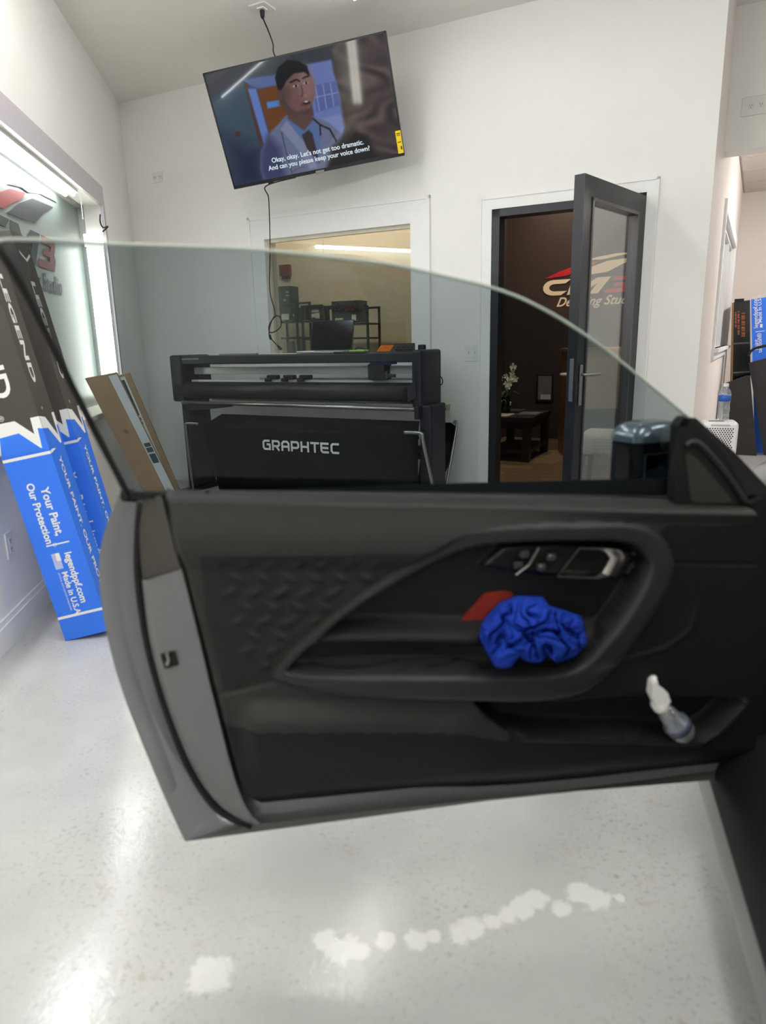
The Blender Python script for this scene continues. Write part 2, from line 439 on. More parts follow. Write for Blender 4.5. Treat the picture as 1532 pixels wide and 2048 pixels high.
# lock plate on the free edge, levers on both faces
tri_mesh('lock_plate', *cbox(hg + lu * (LW + .001) + Z * 1.0, ln, lu, Z, .024, .004, .24, .0015), STEEL, parent=lfm)
for sg in (-1, 1):
    b0 = hg + lu * (LW - .05) + Z * 1.03 + ln * sg * .03
    tri_mesh('lever', *tube(smooth_pts([b0, b0 + ln * sg * .05, b0 + ln * sg * .062 - lu * .02, b0 + ln * sg * .062 - lu * .12], 5), .0095, 10), STEEL, parent=lfm, smooth=True)
    tri_mesh('escutcheon', *cbox(b0 + ln * sg * .004 - Z * .06, lu, ln, Z, .034, .008, .23, .003), STEEL, parent=lfm)
for zz in (.25, 1.05, 1.85):
    tri_mesh('hinge', *tube([hg + N * .02 + Z * (zz - .05), hg + N * .02 + Z * (zz + .05)], .011, 10), BLKM, parent=dr)

# shop window in the left wall: casing, sill, reveal, pane, mullion
FASC = mat('lilac white board', (198, 192, 199), .5, var=.01)
w2 = struct('window_2', *join(lbox(1.14, LT1, LZ1, 2.40, 0, .02), lbox(1.14, LT0, LZ0 - .1, LZ1, 0, .02)), FASC)
tri_mesh('window_sill', *lbox(LT0 - .05, LT1, LZ0 - .03, LZ0 + .005, -.18, .05, .006), mat('sill paint', (228, 220, 204), .5), parent=w2)
tri_mesh('apron', *lbox(LT0 - .03, LT1, LZ0 - .1, LZ0 - .03, 0, .016), TRIMP, parent=w2)
SHOPG = mat('film covered shop glass', (118, 129, 124), .34, spec=.35, var=.05, scale=1.6)
tri_mesh('pane', *lbox(LT0 + .03, LT1, LZ0, LZ1, -.165, -.155), SHOPG, parent=w2)
tri_mesh('window_frame', *join(lbox(LT0, LT0 + .035, LZ0, LZ1, -.17, -.12), lbox(LT0, LT1, LZ1 - .03, LZ1, -.17, -.13)), mat('frame alu', (150, 150, 148), .4, metal=.5), parent=w2)
# passage window
w3 = struct('window_3', *join(pbox(QW0 - .09, QW0, QZ0 - .09, QZ1 + .09, 0, .02), pbox(QW1, QW1 + .09, QZ0 - .09, QZ1 + .09, 0, .02), pbox(QW0, QW1, QZ1, QZ1 + .09, 0, .02), pbox(QW0, QW1, QZ0 - .09, QZ0, 0, .02)), TRIMP)
tri_mesh('window_frame', *join(pbox(QW0, QW0 + .03, QZ0, QZ1, -.08, -.02), pbox(QW1 - .03, QW1, QZ0, QZ1, -.08, -.02), pbox((QW0 + QW1) / 2 + .5, (QW0 + QW1) / 2 + .54, QZ0, QZ1, -.08, -.02), pbox(QW0, QW1, QZ1 - .03, QZ1, -.08, -.02)), WHITEP, parent=w3)
tri_mesh('pane', *pbox(QW0, QW1, QZ0, QZ1, -.054, -.05), mat('bluish passage glass', (176, 184, 190), .06, spec=.6), parent=w3)
tri_mesh('window_sill', *pbox(QW0 - .1, QW1 + .1, QZ0 - .03, QZ0, -.02, .05), TRIMP, parent=w3)

# rooms behind the back wall: beige workroom (left) and dark reception (right)
def WD(s, z, d): return W(s, z, d)
struct('wall_workroom', *wbox(-3.2, 2.25, 0, 3.3, -3.2, -3.1), BEIGE)
struct('wall_workroom_side', *wbox(-3.3, -3.2, 0, 3.3, -3.2, -.14), BEIGE)
pa, pb = W(2.95, 0, -.14), W(2.28, 0, -3.85)
pu = pb - pa; plen = np.linalg.norm(pu); pu /= plen; pn = np.array([-pu[1], pu[0], 0])
if pn @ U > 0: pn = -pn
struct('wall_partition', *para(pa, pu * plen, pn * .05, Z * 3.3), BEIGE)
struct('wall_partition_dark', *para(pa - pn * .03, pu * plen, pn * .03, Z * 3.3), DARKW)
struct('wall_reception', *wbox(2.2, 4.6, 0, 3.3, -3.95, -3.85), DARKW)
struct('wall_reception_side', *wbox(4.55, 4.6, 0, 3.3, -3.85, -.14), DARKW)
# reception floor of wood planks, each plank its own piece
fl2 = struct('floor_reception', *wbox(2.3, 4.55, 0.0005, .004, -3.85, -.14), mat('plank joint', (48, 38, 30), .7))
PLK = [mat('oak plank %d' % i, c, .38, var=.16, scale=30., bump=.1, bscale=40.) for i, c in enumerate(((126, 98, 70), (112, 86, 60), (138, 108, 78), (104, 80, 58)))]
k = 0
for r in range(20):
    d0 = -.15 - r * .185
    s = 2.32 - (r * .37) % .9
    while s < 4.54:
        a, b = max(s, 2.32), min(s + 1.2, 4.54)
        if b - a > .06:
            tri_mesh('plank', *wbox(a + .002, b - .002, .004, .010, d0 - .181, d0), PLK[(r * 7 + k * 3) % 4], parent=fl2)
        s += 1.2; k += 1

# ================================================================== LAMPS
FIXW = mat('lamp housing', (226, 226, 222), .45, var=.01)
TUBEM = emission('ceiling tube glow', (1., .985, .945), TUBE)
def ceiling_lamp(ctr, dirv, length, label, zc=3.3, em=None, group='ceiling tube lights'):
    dirv = np.array(dirv, float); dirv /= np.linalg.norm(dirv); sd = np.array([-dirv[1], dirv[0], 0])
    ctr = np.array([ctr[0], ctr[1], 0.])
    r = thing('ceiling_light', ctr + Z * zc, label, 'light', group)
    hung = zc < 2.8
    tri_mesh('housing', *cbox(ctr + Z * (zc - .03), dirv, sd, Z, length + .04, .05 if hung else .15, .06, .008), FIXW, r)
    if hung:
        for a in (-.4, .4): tri_mesh('suspension_wire', *tube([ctr + dirv * a + Z * zc, ctr + dirv * a + Z * 3.3], .003, 6), STEEL, r)
    for q in (-.035, .035):
        tri_mesh('tube', *tube([ctr + sd * q + dirv * a + Z * (zc - .075) for a in (-length / 2, length / 2)], .0135, 10), em or TUBEM, r, smooth=True)
    for a in (-1, 1):
        tri_mesh('lamp_holder', *cbox(ctr + dirv * a * (length / 2 + .012) + Z * (zc - .075), dirv, sd, Z, .02, .12, .04, .004), WHITEP, r)
    return r
F1 = np.array([-.33, 4.08, 0])
FILLT = emission('room tube glow', (1., .985, .955), 66.)
ceiling_lamp(F1, -N, 1.2, 'twin tube light on the ceiling in front of the television', em=emission('bright tube glow', (1., .985, .945), 36.))
ceiling_lamp(F1 + U * 1.62, -N, 1.2, 'twin tube light on the ceiling in front of the open glass door')
for i, (a, b, nm) in enumerate(((-.2, 1.35, 'ceiling near the shop window'), (.85, 2.5, 'ceiling above the car door'), (2.3, 2.6, 'ceiling above the car bonnet'), (3.6, .6, 'ceiling by the passage header'), (3.9, 3.0, 'ceiling right of the car'), (2.6, 5.2, 'ceiling behind the camera'), (4.6, 5.2, 'ceiling far behind the car'))):  # unseen lamps added to even out the room and lift the television corner
    ceiling_lamp(F1 + U * a + N * b, -N, 1.2, ('added twin tube fill light hung from the ' if i in (2, 4, 5, 6) else 'added twin tube fill light on the ') + nm, em=FILLT, zc=2.55 if i in (2, 4, 5, 6) else 3.3)
ceiling_lamp(P_(2.6, 0, 1.6), DV, 1.2, 'twin tube light under the tiled ceiling of the far room', zc=2.87, em=emission('far room tube glow', (1., .94, .89), 240.))
ceiling_lamp(W(.6, 0, -1.5), U, 1.2, 'twin tube light on the workroom ceiling behind the inner window', zc=3.3, em=emission('workroom tube glow', (1., .92, .8), 190.))
# reception downlight washing the dark wall above the sign
dl = W(3.1, 3.3, -3.45)
r = thing('downlight', dl, 'small round downlight above the reception sign', 'light')
tri_mesh('trim_ring', *lathe(dl - Z * .012, [(.052, 0), (.065, 0), (.065, .011), (.052, .011), (.052, 0)], 20, cap=False), WHITEP, r)
tri_mesh('lens', *lathe(dl - Z * .008, [(.001, 0), (.05, 0), (.05, .006), (.001, .006)], 20), emission('downlight glow', (1., .86, .70), 800.), r)
r = thing('downlight', W(4.1, 3.3, -1.2), 'added small round fill downlight above the cream chair', 'light')  # unseen lamp added to brighten the reception floor
tri_mesh('trim_ring', *lathe(W(4.1, 3.288, -1.2), [(.052, 0), (.065, 0), (.065, .011), (.052, .011), (.052, 0)], 20, cap=False), WHITEP, r)
tri_mesh('lens', *lathe(W(4.1, 3.292, -1.2), [(.001, 0), (.05, 0), (.05, .006), (.001, .006)], 20), MATS['downlight glow'], r)
r = thing('downlight', W(3.5, 3.3, -1.7), 'added small round fill downlight above the coffee table', 'light')  # unseen lamp added to brighten the table and planks
tri_mesh('trim_ring', *lathe(W(3.5, 3.288, -1.7), [(.052, 0), (.065, 0), (.065, .011), (.052, .011), (.052, 0)], 20, cap=False), WHITEP, r)
tri_mesh('lens', *lathe(W(3.5, 3.292, -1.7), [(.001, 0), (.05, 0), (.05, .006), (.001, .006)], 20), emission('added downlight glow', (1., .9, .76), 1800.), r)
# tubes around the shop window
COOLS = [emission('cool window tube %d' % i, (.96, .98, 1.), v) for i, v in enumerate((32., 58., 34.))]
WARM = emission('greenish window tube', (1., 1., .88), 20.)
for i, (t0, t1, nm) in enumerate(((1.74, 3.05, 'far'), (3.25, 4.55, 'middle'), (4.75, 6.0, 'near'))):
    r = thing('window_light', L((t0 + t1) / 2, LZ1, -.07), 'tube light along the head of the shop window, %s one of the row' % nm, 'light', 'tube lights around the shop window')
    tri_mesh('housing', *lbox(t0 - .02, t1 + .02, LZ1 - .02, LZ1 - .001, -.125, -.02), FIXW, r)
    for d in (-.095, -.045):
        tri_mesh('tube', *tube([L(t0, LZ1 - .034, d), L(t1, LZ1 - .034, d)], .013, 10), COOLS[i], r, smooth=True)
for tq, sg, z0, z1, nm in ((LT0, 1, .86, 2.06, 'far'), (LT1, -1, .95, 1.95, 'near')):
    r = thing('window_light', L(tq, z0, -.07), 'upright twin tube light on the %s side of the shop window' % nm, 'light', 'tube lights around the shop window')
    a, b = sorted((tq, tq + sg * .02))
    tri_mesh('housing', *lbox(a + .001, b, z0, z1, -.13, -.005), FIXW, r)
    for d in (-.10, -.035):
        tri_mesh('tube', *tube([L(tq + sg * .036, z0 + .03, d), L(tq + sg * .036, z1 - .1, d)], .022, 12), WARM, r, smooth=True)
    tri_mesh('lamp_holder', *lbox(a + .001, a + .055 if sg > 0 else b, z1 - .09, z1, -.13, -.005, .004), emission('lit lamp holder', (1., 1., .9), 3.), r)
# pull wands hanging from the window head
for t, h in ((3.12, .13), (1.62, .16), (3.2, .16)):
    r = thing('pull_chain', L(t, LZ1 - h, -.03), 'thin white pull chain hanging from the window head' + (' near the corner' if t < 2 else ' between the tube lights' if t < 3.15 else ' left of the other'), 'chain', 'pull chains')
    tri_mesh('cord', *tube([L(t, LZ1 - .001, -.03), L(t, LZ1 - h, -.03)], .0025, 6), WHITEP, r)
    tri_mesh('bead', *lathe(L(t, LZ1 - h - .008, -.03), [(.001, 0), (.005, .003), (.005, .008), (.001, .011)], 8), WHITEP, r)
# cables in the upper corner of the shop window
cb = [LX(190, 405, -.05), LX(191, 430, -.06), LX(195, 445, -.05), LX(197, 452, -.05)]
single('lamp_cable', *tube(smooth_pts(cb, 6), .006, 8), BLKP, cb[-1], 'black lamp cable dropping from the corner of the shop window', 'cable', smooth=True)
cb = [LX(203, 408, -.02), LX(200, 440, .0), LX(206, 455, .02), LX(216, 453, .03), LX(206, 463, .01)]
single('lamp_cable', *tube(smooth_pts(cb, 6), .005, 8), BLKP, cb[-1], 'looped dark cable sticking out beside the upright tube light', 'cable', smooth=True)

# ================================================================== SIGN LETTERING (same emblem on the window and on the reception wall)
def emblem(root, org, xd, yd, k, mc, mr, parent=None):
    """org = left end of the baseline of the big letters; k = metres per unit (big letters 1 high)"""
    org, xd, yd = map(lambda q: np.array(q, float), (org, xd, yd)); nd = np.cross(xd, yd)
    def P(x, y, o=.004): return org + (xd * x + yd * y) * k + nd * o
    def poly(name, pts, m): tri_mesh(name, *prism([P(x, y, .0005) for x, y in pts], nd * .006), m, root, parent)
    arc = [(.85 + .75 * math.cos(a) * .95, .5 + .5 * math.sin(a)) for a in np.linspace(math.pi / 2, 3 * math.pi / 2, 10)]
    inn = [(.95 + .40 * math.cos(a), .5 + .24 * math.sin(a)) for a in np.linspace(3 * math.pi / 2, math.pi / 2, 10)]
    poly('letter_c', [(2.0, 1.0)] + arc + [(1.35, 0), (1.75, .26)] + inn + [(1.62, .74)], mc)
    poly('letter_m', [(2.1, 1.0), (2.7, 1.0), (2.92, .55), (3.7, 1.0), (4.55, 1.0), (3.75, 0), (3.2, 0), (3.72, .66), (2.9, .15), (2.62, .15), (2.45, .62), (2.3, 0), (1.75, 0)], mc)
    poly('letter_three', [(4.75, 1.0), (6.1, 1.0), (5.95, .66), (5.78, .52), (5.9, .36), (5.65, 0), (4.1, 0), (4.3, .25), (5.2, .25), (5.3, .4), (4.7, .4), (4.85, .6), (5.45, .6), (5.55, .76), (4.65, .76)], mr)
    poly('swoosh', [(.25, 1.12), (1.2, 1.5), (2.4, 1.86), (3.7, 2.02), (3.3, 1.76), (2.2, 1.42), (1.7, 1.22)], mr)
    poly('swoosh', [(1.9, 1.15), (3.0, 1.6), (4.3, 1.98), (6.4, 2.12), (5.2, 1.72), (4.3, 1.3), (3.2, 1.2)], mc)
    poly('swoosh', [(2.3, 1.95), (3.6, 2.25), (4.8, 2.4), (6.9, 2.36), (5.2, 2.28), (4.0, 2.08), (3.4, 2.1)], mc)
    return text_geo('Detailing Studio', .82 * k, P(1.05, -.72, 0), xd, yd, bold=.018, shear=.42, sx=.98, thick=.003)
SIGNC = mat('cream sign vinyl', (236, 214, 184), .5, var=.02)
SIGNR = mat('red sign vinyl', (196, 30, 40), .45, var=.03)
a0, a1 = WX(1081, 589, -3.83), WX(1222, 580, -3.83)
kk = np.linalg.norm(a1 - a0) / 4.6
rs = thing('wall_sign', W((a0 - CO) @ U, 1.5, -3.85), 'cream and red emblem sign with script lettering on the dark reception wall', 'sign')
g = emblem(rs, W((a0 - CO) @ U, a0[2] - .02, -3.85), U, Z, kk, SIGNC, SIGNR)
tri_mesh('script_lettering', *g, SIGNC, rs)
# emblem on the shop window
DGREY = mat('dark grey window vinyl', (52, 55, 56), .5, var=.03)
WRED = mat('faded red window vinyl', (120, 48, 46), .5, var=.04)
e0 = LX(26, 520, -.15)
te = (e0 - CO) @ UL
e1 = LX(110, 533, -.15); te1 = (e1 - CO) @ UL
kw = abs(te - te1) / 3.9
rs = thing('window_sign', L(te + 2.0 * kw, e0[2], -.155), 'grey and red emblem lettering stuck on the shop window', 'sign')
g = emblem(rs, L(te1 + 5.75 * kw, 1.72, -.155), -UL, Z, kw, DGREY, WRED)
tri_mesh('script_lettering', *g, DGREY, rs)

# ================================================================== TELEVISION
TX = np.array([.981, -.156, .12]); TX /= np.linalg.norm(TX)
TY = np.array([-.163, -.305, .938]); TY -= TX * (TX @ TY); TY /= np.linalg.norm(TY)
TN = np.cross(TX, TY); TP = np.array([-.455, 5.005, 2.71]); TW, TH = 1.22, .70
def T(x, y, o=0.): return TP + TX * x + TY * y + TN * o
rt = thing('television', TP - TN * .3, 'wide flat television hung askew under the ceiling, showing a hospital scene', 'television')
tri_mesh('back_cover', *join(cbox(T(0, 0, -.03), TX, TY, TN, TW, TH, .036, .006), cbox(T(0, -.08, -.065), TX, TY, TN, .8, .42, .05, .02)), BLKP, rt)
bz = .011
fr = tri_mesh('bezel', *join(cbox(T(0, TH / 2 - bz / 2, -.004), TX, TY, TN, TW, bz, .016), cbox(T(0, -TH / 2 + .011, -.004), TX, TY, TN, TW, .022, .016),
                        cbox(T(-TW / 2 + bz / 2, 0, -.004), TX, TY, TN, bz, TH, .016), cbox(T(TW / 2 - bz / 2, 0, -.004), TX, TY, TN, bz, TH, .016)), mat('bezel', (26, 27, 31), .3), rt)
tri_mesh('logo_plate', *cbox(T(.02, -TH / 2 + .004, .004), TX, TY, TN, .06, .018, .01, .002), mat('grey plate', (120, 120, 124), .4), rt, fr)
tri_mesh('foot_bracket', *cbox(T(-.34, -TH / 2 - .004, -.01), TX, TY, TN, .04, .016, .02, .002), BLKP, rt, fr)
def tv_paint(x, y):
    """x, y: numpy arrays in a 1532-wide close-up frame of the picture; returns colours"""
    col = np.zeros(x.shape + (3,))
    def put(mask, c, a=1.):
        mk = (np.clip(mask, 0, 1) * a)[..., None]
        col[:] = col * (1 - mk) + np.array(c, float) * mk
    def half(px, py, qx, qy, soft):   # >0 on the right of p->q
        dx, dy = qx - px, qy - py; Ln = math.hypot(dx, dy)
        return np.clip(.5 + ((y - py) * dx - (x - px) * dy) / Ln / soft, 0, 1)
    def poly(pts, soft=10.):
        m = np.ones(x.shape) * 1e9
        ins = np.zeros(x.shape, bool); n = len(pts)
        for i in range(n):
            (ax, ay), (bx, by) = pts[i], pts[(i + 1) % n]
            t = np.clip(((x - ax) * (bx - ax) + (y - ay) * (by - ay)) / max(1e-6, (bx - ax) ** 2 + (by - ay) ** 2), 0, 1)
            m = np.minimum(m, np.hypot(x - ax - t * (bx - ax), y - ay - t * (by - ay)))
            c = ((ay > y) != (by > y)); xs = (bx - ax) * (y - ay) / (by - ay + 1e-9) + ax
            ins ^= c & (x < xs)
        return np.clip(.5 + np.where(ins, m, -m) / soft, 0, 1)
    def ell(cx, cy, rx, ry, rot=0., soft=.15):
        c, s = math.cos(rot), math.sin(rot); X = (x - cx) * c + (y - cy) * s; Y = -(x - cx) * s + (y - cy) * c
        return np.clip(.5 + (1 - np.hypot(X / rx, Y / ry)) / soft, 0, 1)
    def line(pts, wd, soft=5.):
        m = np.ones(x.shape) * 1e9
        for (ax, ay), (bx, by) in zip(pts[:-1], pts[1:]):
            t = np.clip(((x - ax) * (bx - ax) + (y - ay) * (by - ay)) / ((bx - ax) ** 2 + (by - ay) ** 2 + 1e-6), 0, 1)
            m = np.minimum(m, np.hypot(x - ax - t * (bx - ax), y - ay - t * (by - ay)))
        return np.clip(.5 + (wd / 2 - m) / soft, 0, 1)
    col[:] = (66, 78, 104)
    put(poly([(80, 480), (700, 330), (600, 480), (360, 520), (145, 655), (120, 620)], 14), (70, 72, 80))
    put(poly([(700, 330), (1300, 180), (1200, 380), (940, 400), (780, 430), (570, 480)], 20), (58, 60, 70))
    put(poly([(145, 655), (350, 525), (480, 1000), (520, 1240), (300, 1270)], 16), (66, 84, 102))
    put(poly([(220, 900), (480, 990), (520, 1250), (300, 1270)], 160), (40, 46, 72), .8)
    put(poly([(300, 880), (332, 872), (336, 905), (306, 914)], 8), (86, 48, 44))
    put(poly([(355, 535), (450, 515), (570, 500), (580, 570), (450, 590), (385, 560)], 14), (96, 112, 165))
    put(poly([(355, 540), (385, 555), (500, 930), (470, 990)], 8), (84, 62, 60))
    put(poly([(385, 590), (440, 590), (530, 920), (495, 970)], 10), (104, 132, 205))
    put(poly([(445, 600), (590, 565), (660, 780), (545, 935)], 12), (112, 66, 34))
    put(poly([(510, 680), (595, 668), (600, 706), (516, 722)], 10), (84, 140, 215))
    put(poly([(775, 430), (940, 398), (1040, 800), (980, 900), (830, 800)], 14), (112, 128, 190))
    put(poly([(820, 570), (970, 540), (1000, 700), (840, 750)], 10), (92, 108, 168))
    for q in (0, 1, 2):
        put(line([(835 + q * 50, 575 - q * 10), (862 + q * 48, 735 - q * 15)], 8), (136, 150, 205))
    put(line([(825, 650), (985, 615)], 8), (136, 150, 205))
    put(poly([(830, 800), (1000, 760), (1060, 800), (1010, 900), (900, 830)], 24), (132, 146, 200))
    # coat, shirt, tie
    put(poly([(640, 770), (520, 900), (470, 1010), (468, 1130), (495, 1215), (920, 1130), (1020, 900), (930, 820), (830, 775)], 14), (112, 120, 152))
    put(poly([(520, 900), (470, 1010), (468, 1130), (495, 1215), (640, 1190), (600, 980)], 60), (58, 66, 104), .85)
    put(poly([(640, 780), (600, 850), (700, 960), (860, 1100), (870, 900), (830, 790), (770, 860)], 10), (92, 116, 168))
    put(poly([(600, 860), (645, 800), (770, 960), (850, 1120), (800, 1120), (690, 960)], 10), (134, 142, 172))
    put(poly([(745, 900), (790, 865), (815, 890), (840, 990), (865, 1090), (780, 990)], 10), (62, 52, 56))
    put(line([(820, 790), (865, 830), (930, 860), (975, 940)], 12), (36, 34, 38))
    put(line([(865, 830), (870, 900)], 10), (40, 38, 42))
    put(line([(610, 880), (640, 1010), (690, 1190)], 8), (70, 78, 110))
    put(line([(690, 1140), (720, 1122), (762, 1108)], 4), (120, 70, 76))
    # neck, face, hair
    put(poly([(655, 700), (650, 790), (760, 870), (820, 800), (815, 720)], 14), (96, 72, 70))
    put(ell(722, 590, 108, 160, -.12, .10), (118, 88, 84))
    put(ell(775, 560, 56, 120, -.12, .8), (150, 118, 116), .7)
    put(poly([(610, 540), (660, 600), (650, 700), (700, 760), (600, 690)], 60), (74, 52, 52), .6)
    put(poly([(566, 520), (585, 450), (650, 398), (720, 405), (780, 440), (800, 510), (760, 480), (690, 490), (640, 540), (610, 600), (590, 610)], 10), (22, 18, 24))
    put(ell(596, 632, 18, 36, -.15, .4), (92, 66, 64))
    put(line([(668, 548), (710, 530), (728, 540)], 12), (34, 26, 28)); put(line([(752, 520), (785, 508)], 11), (34, 26, 28))
    put(ell(703, 573, 20, 9, -.2, .5), (176, 166, 168)); put(ell(706, 573, 8, 9, 0, .5), (26, 20, 24))
    put(ell(772, 553, 16, 9, -.2, .5), (176, 166, 168)); put(ell(774, 553, 7, 9, 0, .5), (26, 20, 24))
    put(line([(742, 570), (752, 625), (740, 640), (768, 642)], 9, 9), (92, 64, 62))
    put(ell(768, 640, 14, 9, 0, .6), (160, 126, 122), .7)
    put(ell(770, 690, 36, 20, -.2, .4), (120, 70, 72)); put(ell(776, 686, 24, 10, -.2, .4), (44, 24, 28)); put(ell(774, 677, 18, 4, -.2, .5), (196, 190, 192))
    put(ell(770, 745, 46, 20, -.1, .8), (84, 60, 60), .6)
    # wavy hair of the second figure, seen from behind
    hair = poly([(945, 330), (1000, 285), (1290, 205), (1430, 1035), (1250, 1070), (1040, 930), (1010, 700), (985, 560), (955, 470)], 26)
    ph = x * .028 + 6 * np.sin(y * .011 + x * .004) + 1.6 * np.sin(y * .027 - x * .013)
    tone = .5 + .5 * np.sin(ph) * (.6 + .4 * np.sin(y * .021 + x * .008))
    hc = np.stack([46 + 52 * tone, 38 + 44 * tone, 40 + 42 * tone], -1)
    mk = hair[..., None]; col[:] = col * (1 - mk) + hc * mk
    put(poly([(1010, 700), (1080, 640), (1110, 800), (1060, 870)], 50), (104, 84, 72), .6)
    put(poly([(910, 1135), (940, 990), (1050, 880), (1180, 900), (1260, 1070), (1000, 1130)], 40), (26, 22, 26))
    return np.clip(col, 0, 255)
NX, NY = 230, 130
iw, ih0, ih1 = TW / 2 - bz, -TH / 2 + .022, TH / 2 - bz
gx, gy = np.meshgrid(np.linspace(-iw, iw, NX), np.linspace(ih0, ih1, NY))
PT = TP + gx[..., None] * TX + gy[..., None] * TY
cc = (PT - CAMP) @ CAMM.T
ux = (766 + FPX * cc[..., 0] / cc[..., 2] - 380) * 3.33; uy = (1024 + FPX * cc[..., 1] / cc[..., 2]) * 3.33
cols = tv_paint(ux, uy)
VS = [T(a, b, .001) for a, b in zip(gx.ravel(), gy.ravel())]
FS = [(j * NX + i, j * NX + i + 1, (j + 1) * NX + i + 1, (j + 1) * NX + i) for j in range(NY - 1) for i in range(NX - 1)]
sm = bpy.data.materials.new('lit screen'); sm.use_nodes = True
nt = sm.node_tree; b = nt.nodes['Principled BSDF']
at = nt.nodes.new('ShaderNodeAttribute'); at.attribute_name = 'picture'
b.inputs['Base Color'].default_value = (.004, .004, .005, 1); b.inputs['Roughness'].default_value = .05; b.inputs['Specular IOR Level'].default_value = .3
nt.links.new(at.outputs['Color'], b.inputs['Emission Color']); b.inputs['Emission Strength'].default_value = .66
scr = tri_mesh('screen', VS, FS, sm, rt)
ca = scr.data.color_attributes.new('picture', 'FLOAT_COLOR', 'POINT')
cl = (cols / 255.); cl = np.where(cl <= .04045, cl / 12.92, ((cl + .055) / 1.055) ** 2.4).reshape(-1, 3)
ca.data.foreach_set('color', np.concatenate([cl, np.ones((len(cl), 1))], 1).ravel().astype(np.float32))
SUB = emission('subtitle glow', (.78, .9, .96), .85)
for tx, y in (("Okay, okay. Let's not get too dramatic.", -.235), ("And can you please keep your voice down?", -.278)):
    tri_mesh('subtitle', *text_geo(tx, .041, T(.028, y, .0015), TX, TY, bold=.022, align='CENTER'), SUB, rt, scr)
YEL = mat('yellow label', (240, 206, 20), .5, var=.02)
st = tri_mesh('energy_label', *cbox(T(TW / 2 - .02, -TH / 2 + .085, .006), TX, TY, TN, .036, .135, .001), YEL, rt, fr)
for i, (a, b2) in enumerate(((.05, .006), (.04, .004), (.0, .005), (-.035, .02))):
    tri_mesh('label_print', *cbox(T(TW / 2 - .02 + (.008 if i == 3 else 0), -TH / 2 + .085 + a, .0068), TX, TY, TN, .024 if i < 3 else .01, b2, .0006), mat('label ink', (60, 52, 20), .6), rt, fr)
# arm that carries it from the wall
ms = W(2.05, 2.72, 0)
tri_mesh('wall_mount', *join(wbox(1.95, 2.15, 2.55, 2.9, 0.001, .03), tube([W(2.05, 2.72, .03), W(1.95, 2.72, .25), T(0, 0, -.09)], .022, 10)), BLKM, rt)
# cable from the ceiling socket to the television, and the one hanging from it
cs0 = onz(524, 14, 3.3)
r = thing('ceiling_socket', cs0, 'white square power socket on the ceiling above the television', 'socket')
tri_mesh('plate', *cbox(cs0 - Z * .004, U, N, Z, .125, .125, .008, .003), WHITEP, r)
tri_mesh('face', *cbox(cs0 - Z * .011, U, N, Z, .05, .05, .008, .003), WHITEP, r)
plug = cs0 - Z * .016
pts = [plug, plug - Z * .05 + U * .005, onp(536, 60, TP - TN * .12, TN), onp(546, 88, TP - TN * .12, TN), onp(549, 110, TP - TN * .1, TN), T(-.08, .2, -.085)]
r = thing('power_cord', plug, 'thin black cord from the ceiling socket down to the television', 'cable')
tri_mesh('cord', *tube(smooth_pts(pts, 8), .0045, 8), BLKP, r, smooth=True)
tri_mesh('plug', *lathe(plug - Z * .05, [(.006, 0), (.013, .012), (.016, .045), (.01, .05)], 12), BLKP, r)
DH = .32
hp = [T(-.17, -.355, -.055)] + [WX(x, y, DH) for x, y in ((532, 372), (537, 395), (539, 440), (540, 500), (539, 560), (541, 590), (548, 615), (550, 632))]
lp = [(544, 640), (538, 652), (539, 664), (548, 664), (560, 655), (563, 642), (557, 632), (548, 634), (541, 648), (538, 664), (540, 674), (548, 684), (556, 692)]
hp += [WX(x, y, DH + .01 * math.sin(i)) for i, (x, y) in enumerate(lp)]
r = thing('loose_cable', hp[-1], 'long black cord dangling from the television with a loop above the plotter', 'cable')
tri_mesh('cord', *tube(smooth_pts(hp, 7), .0042, 8), BLKP, r, smooth=True)
tri_mesh('connector', *tube([hp[-1], hp[-1] + (hp[-1] - hp[-2]) * .8], [.009, .011], 10), BLKP, r)
tri_mesh('ferrite', *tube([WX(539, 670, DH), WX(542, 679, DH)], .010, 10), BLKP, r)

# ================================================================== PLOTTER
PB = mat('blue black plotter shell', (30, 31, 40), .5, var=.05)
PB2 = mat('dark grey plotter metal', (46, 46, 50), .45, var=.05)
CLOTH = mat('black basket cloth', (10, 11, 14), .9, spec=.1, var=.08, scale=60., bump=.15, bscale=300.)
ALU = mat('pale aluminium rail', (206, 212, 206), .35, metal=.15, var=.04)
pr = thing('vinyl_plotter', W(2.05, 0, .47), 'wide dark roll plotter on a stand in front of the inner window', 'plotter')
def pt(name, g, m, parent=None, smooth=False): return tri_mesh(name, *g, m, pr, parent, smooth)
def S(px, d): return WS(px, 760, d)[0]
def ZZ(px, py, d): return WS(px, py, d)[1]
FR = .60
sL0 = S(345, FR); sR1 = S(875, .28); sR0 = S(826, FR)
zt = ZZ(600, 706, FR) + .0
zb = ZZ(350, 803, FR)
# side covers
lc = pt('side_cover', cbox(W(sL0 + .06, (zt + zb) / 2, .44), U, N, Z, .12, .36, zt - zb, .018), PB)
rc = pt('side_cover', cbox(W((sR0 + sR1) / 2 + .01, (zt + zb) / 2, .44), U, N, Z, sR1 - sR0 + .03, .36, zt - zb + .015, .02), PB)
z1 = ZZ(600, 727, FR)
tc_ = pt('top_cover', wbox(sL0 + .1, sR0 + .01, z1, zt - .008, .36, FR, .01), PB)
for i_ in range(9): pt('printed_mark', wbox(sL0 + .12 + i_ * .02, sL0 + .134 + i_ * .02, zt - .036, zt - .026, FR, FR + .0008), mat('grey print', (150, 152, 156), .5), tc_)
pt('rail', wbox(sL0 + .1, sR0 + .01, ZZ(600, 748, .46), ZZ(600, 733, .46), .44, .47, .003), ALU)
pt('rail', wbox(sL0 + .1, sR0 + .01, ZZ(600, 765, .5), ZZ(600, 760, .5), .48, .51), ALU)
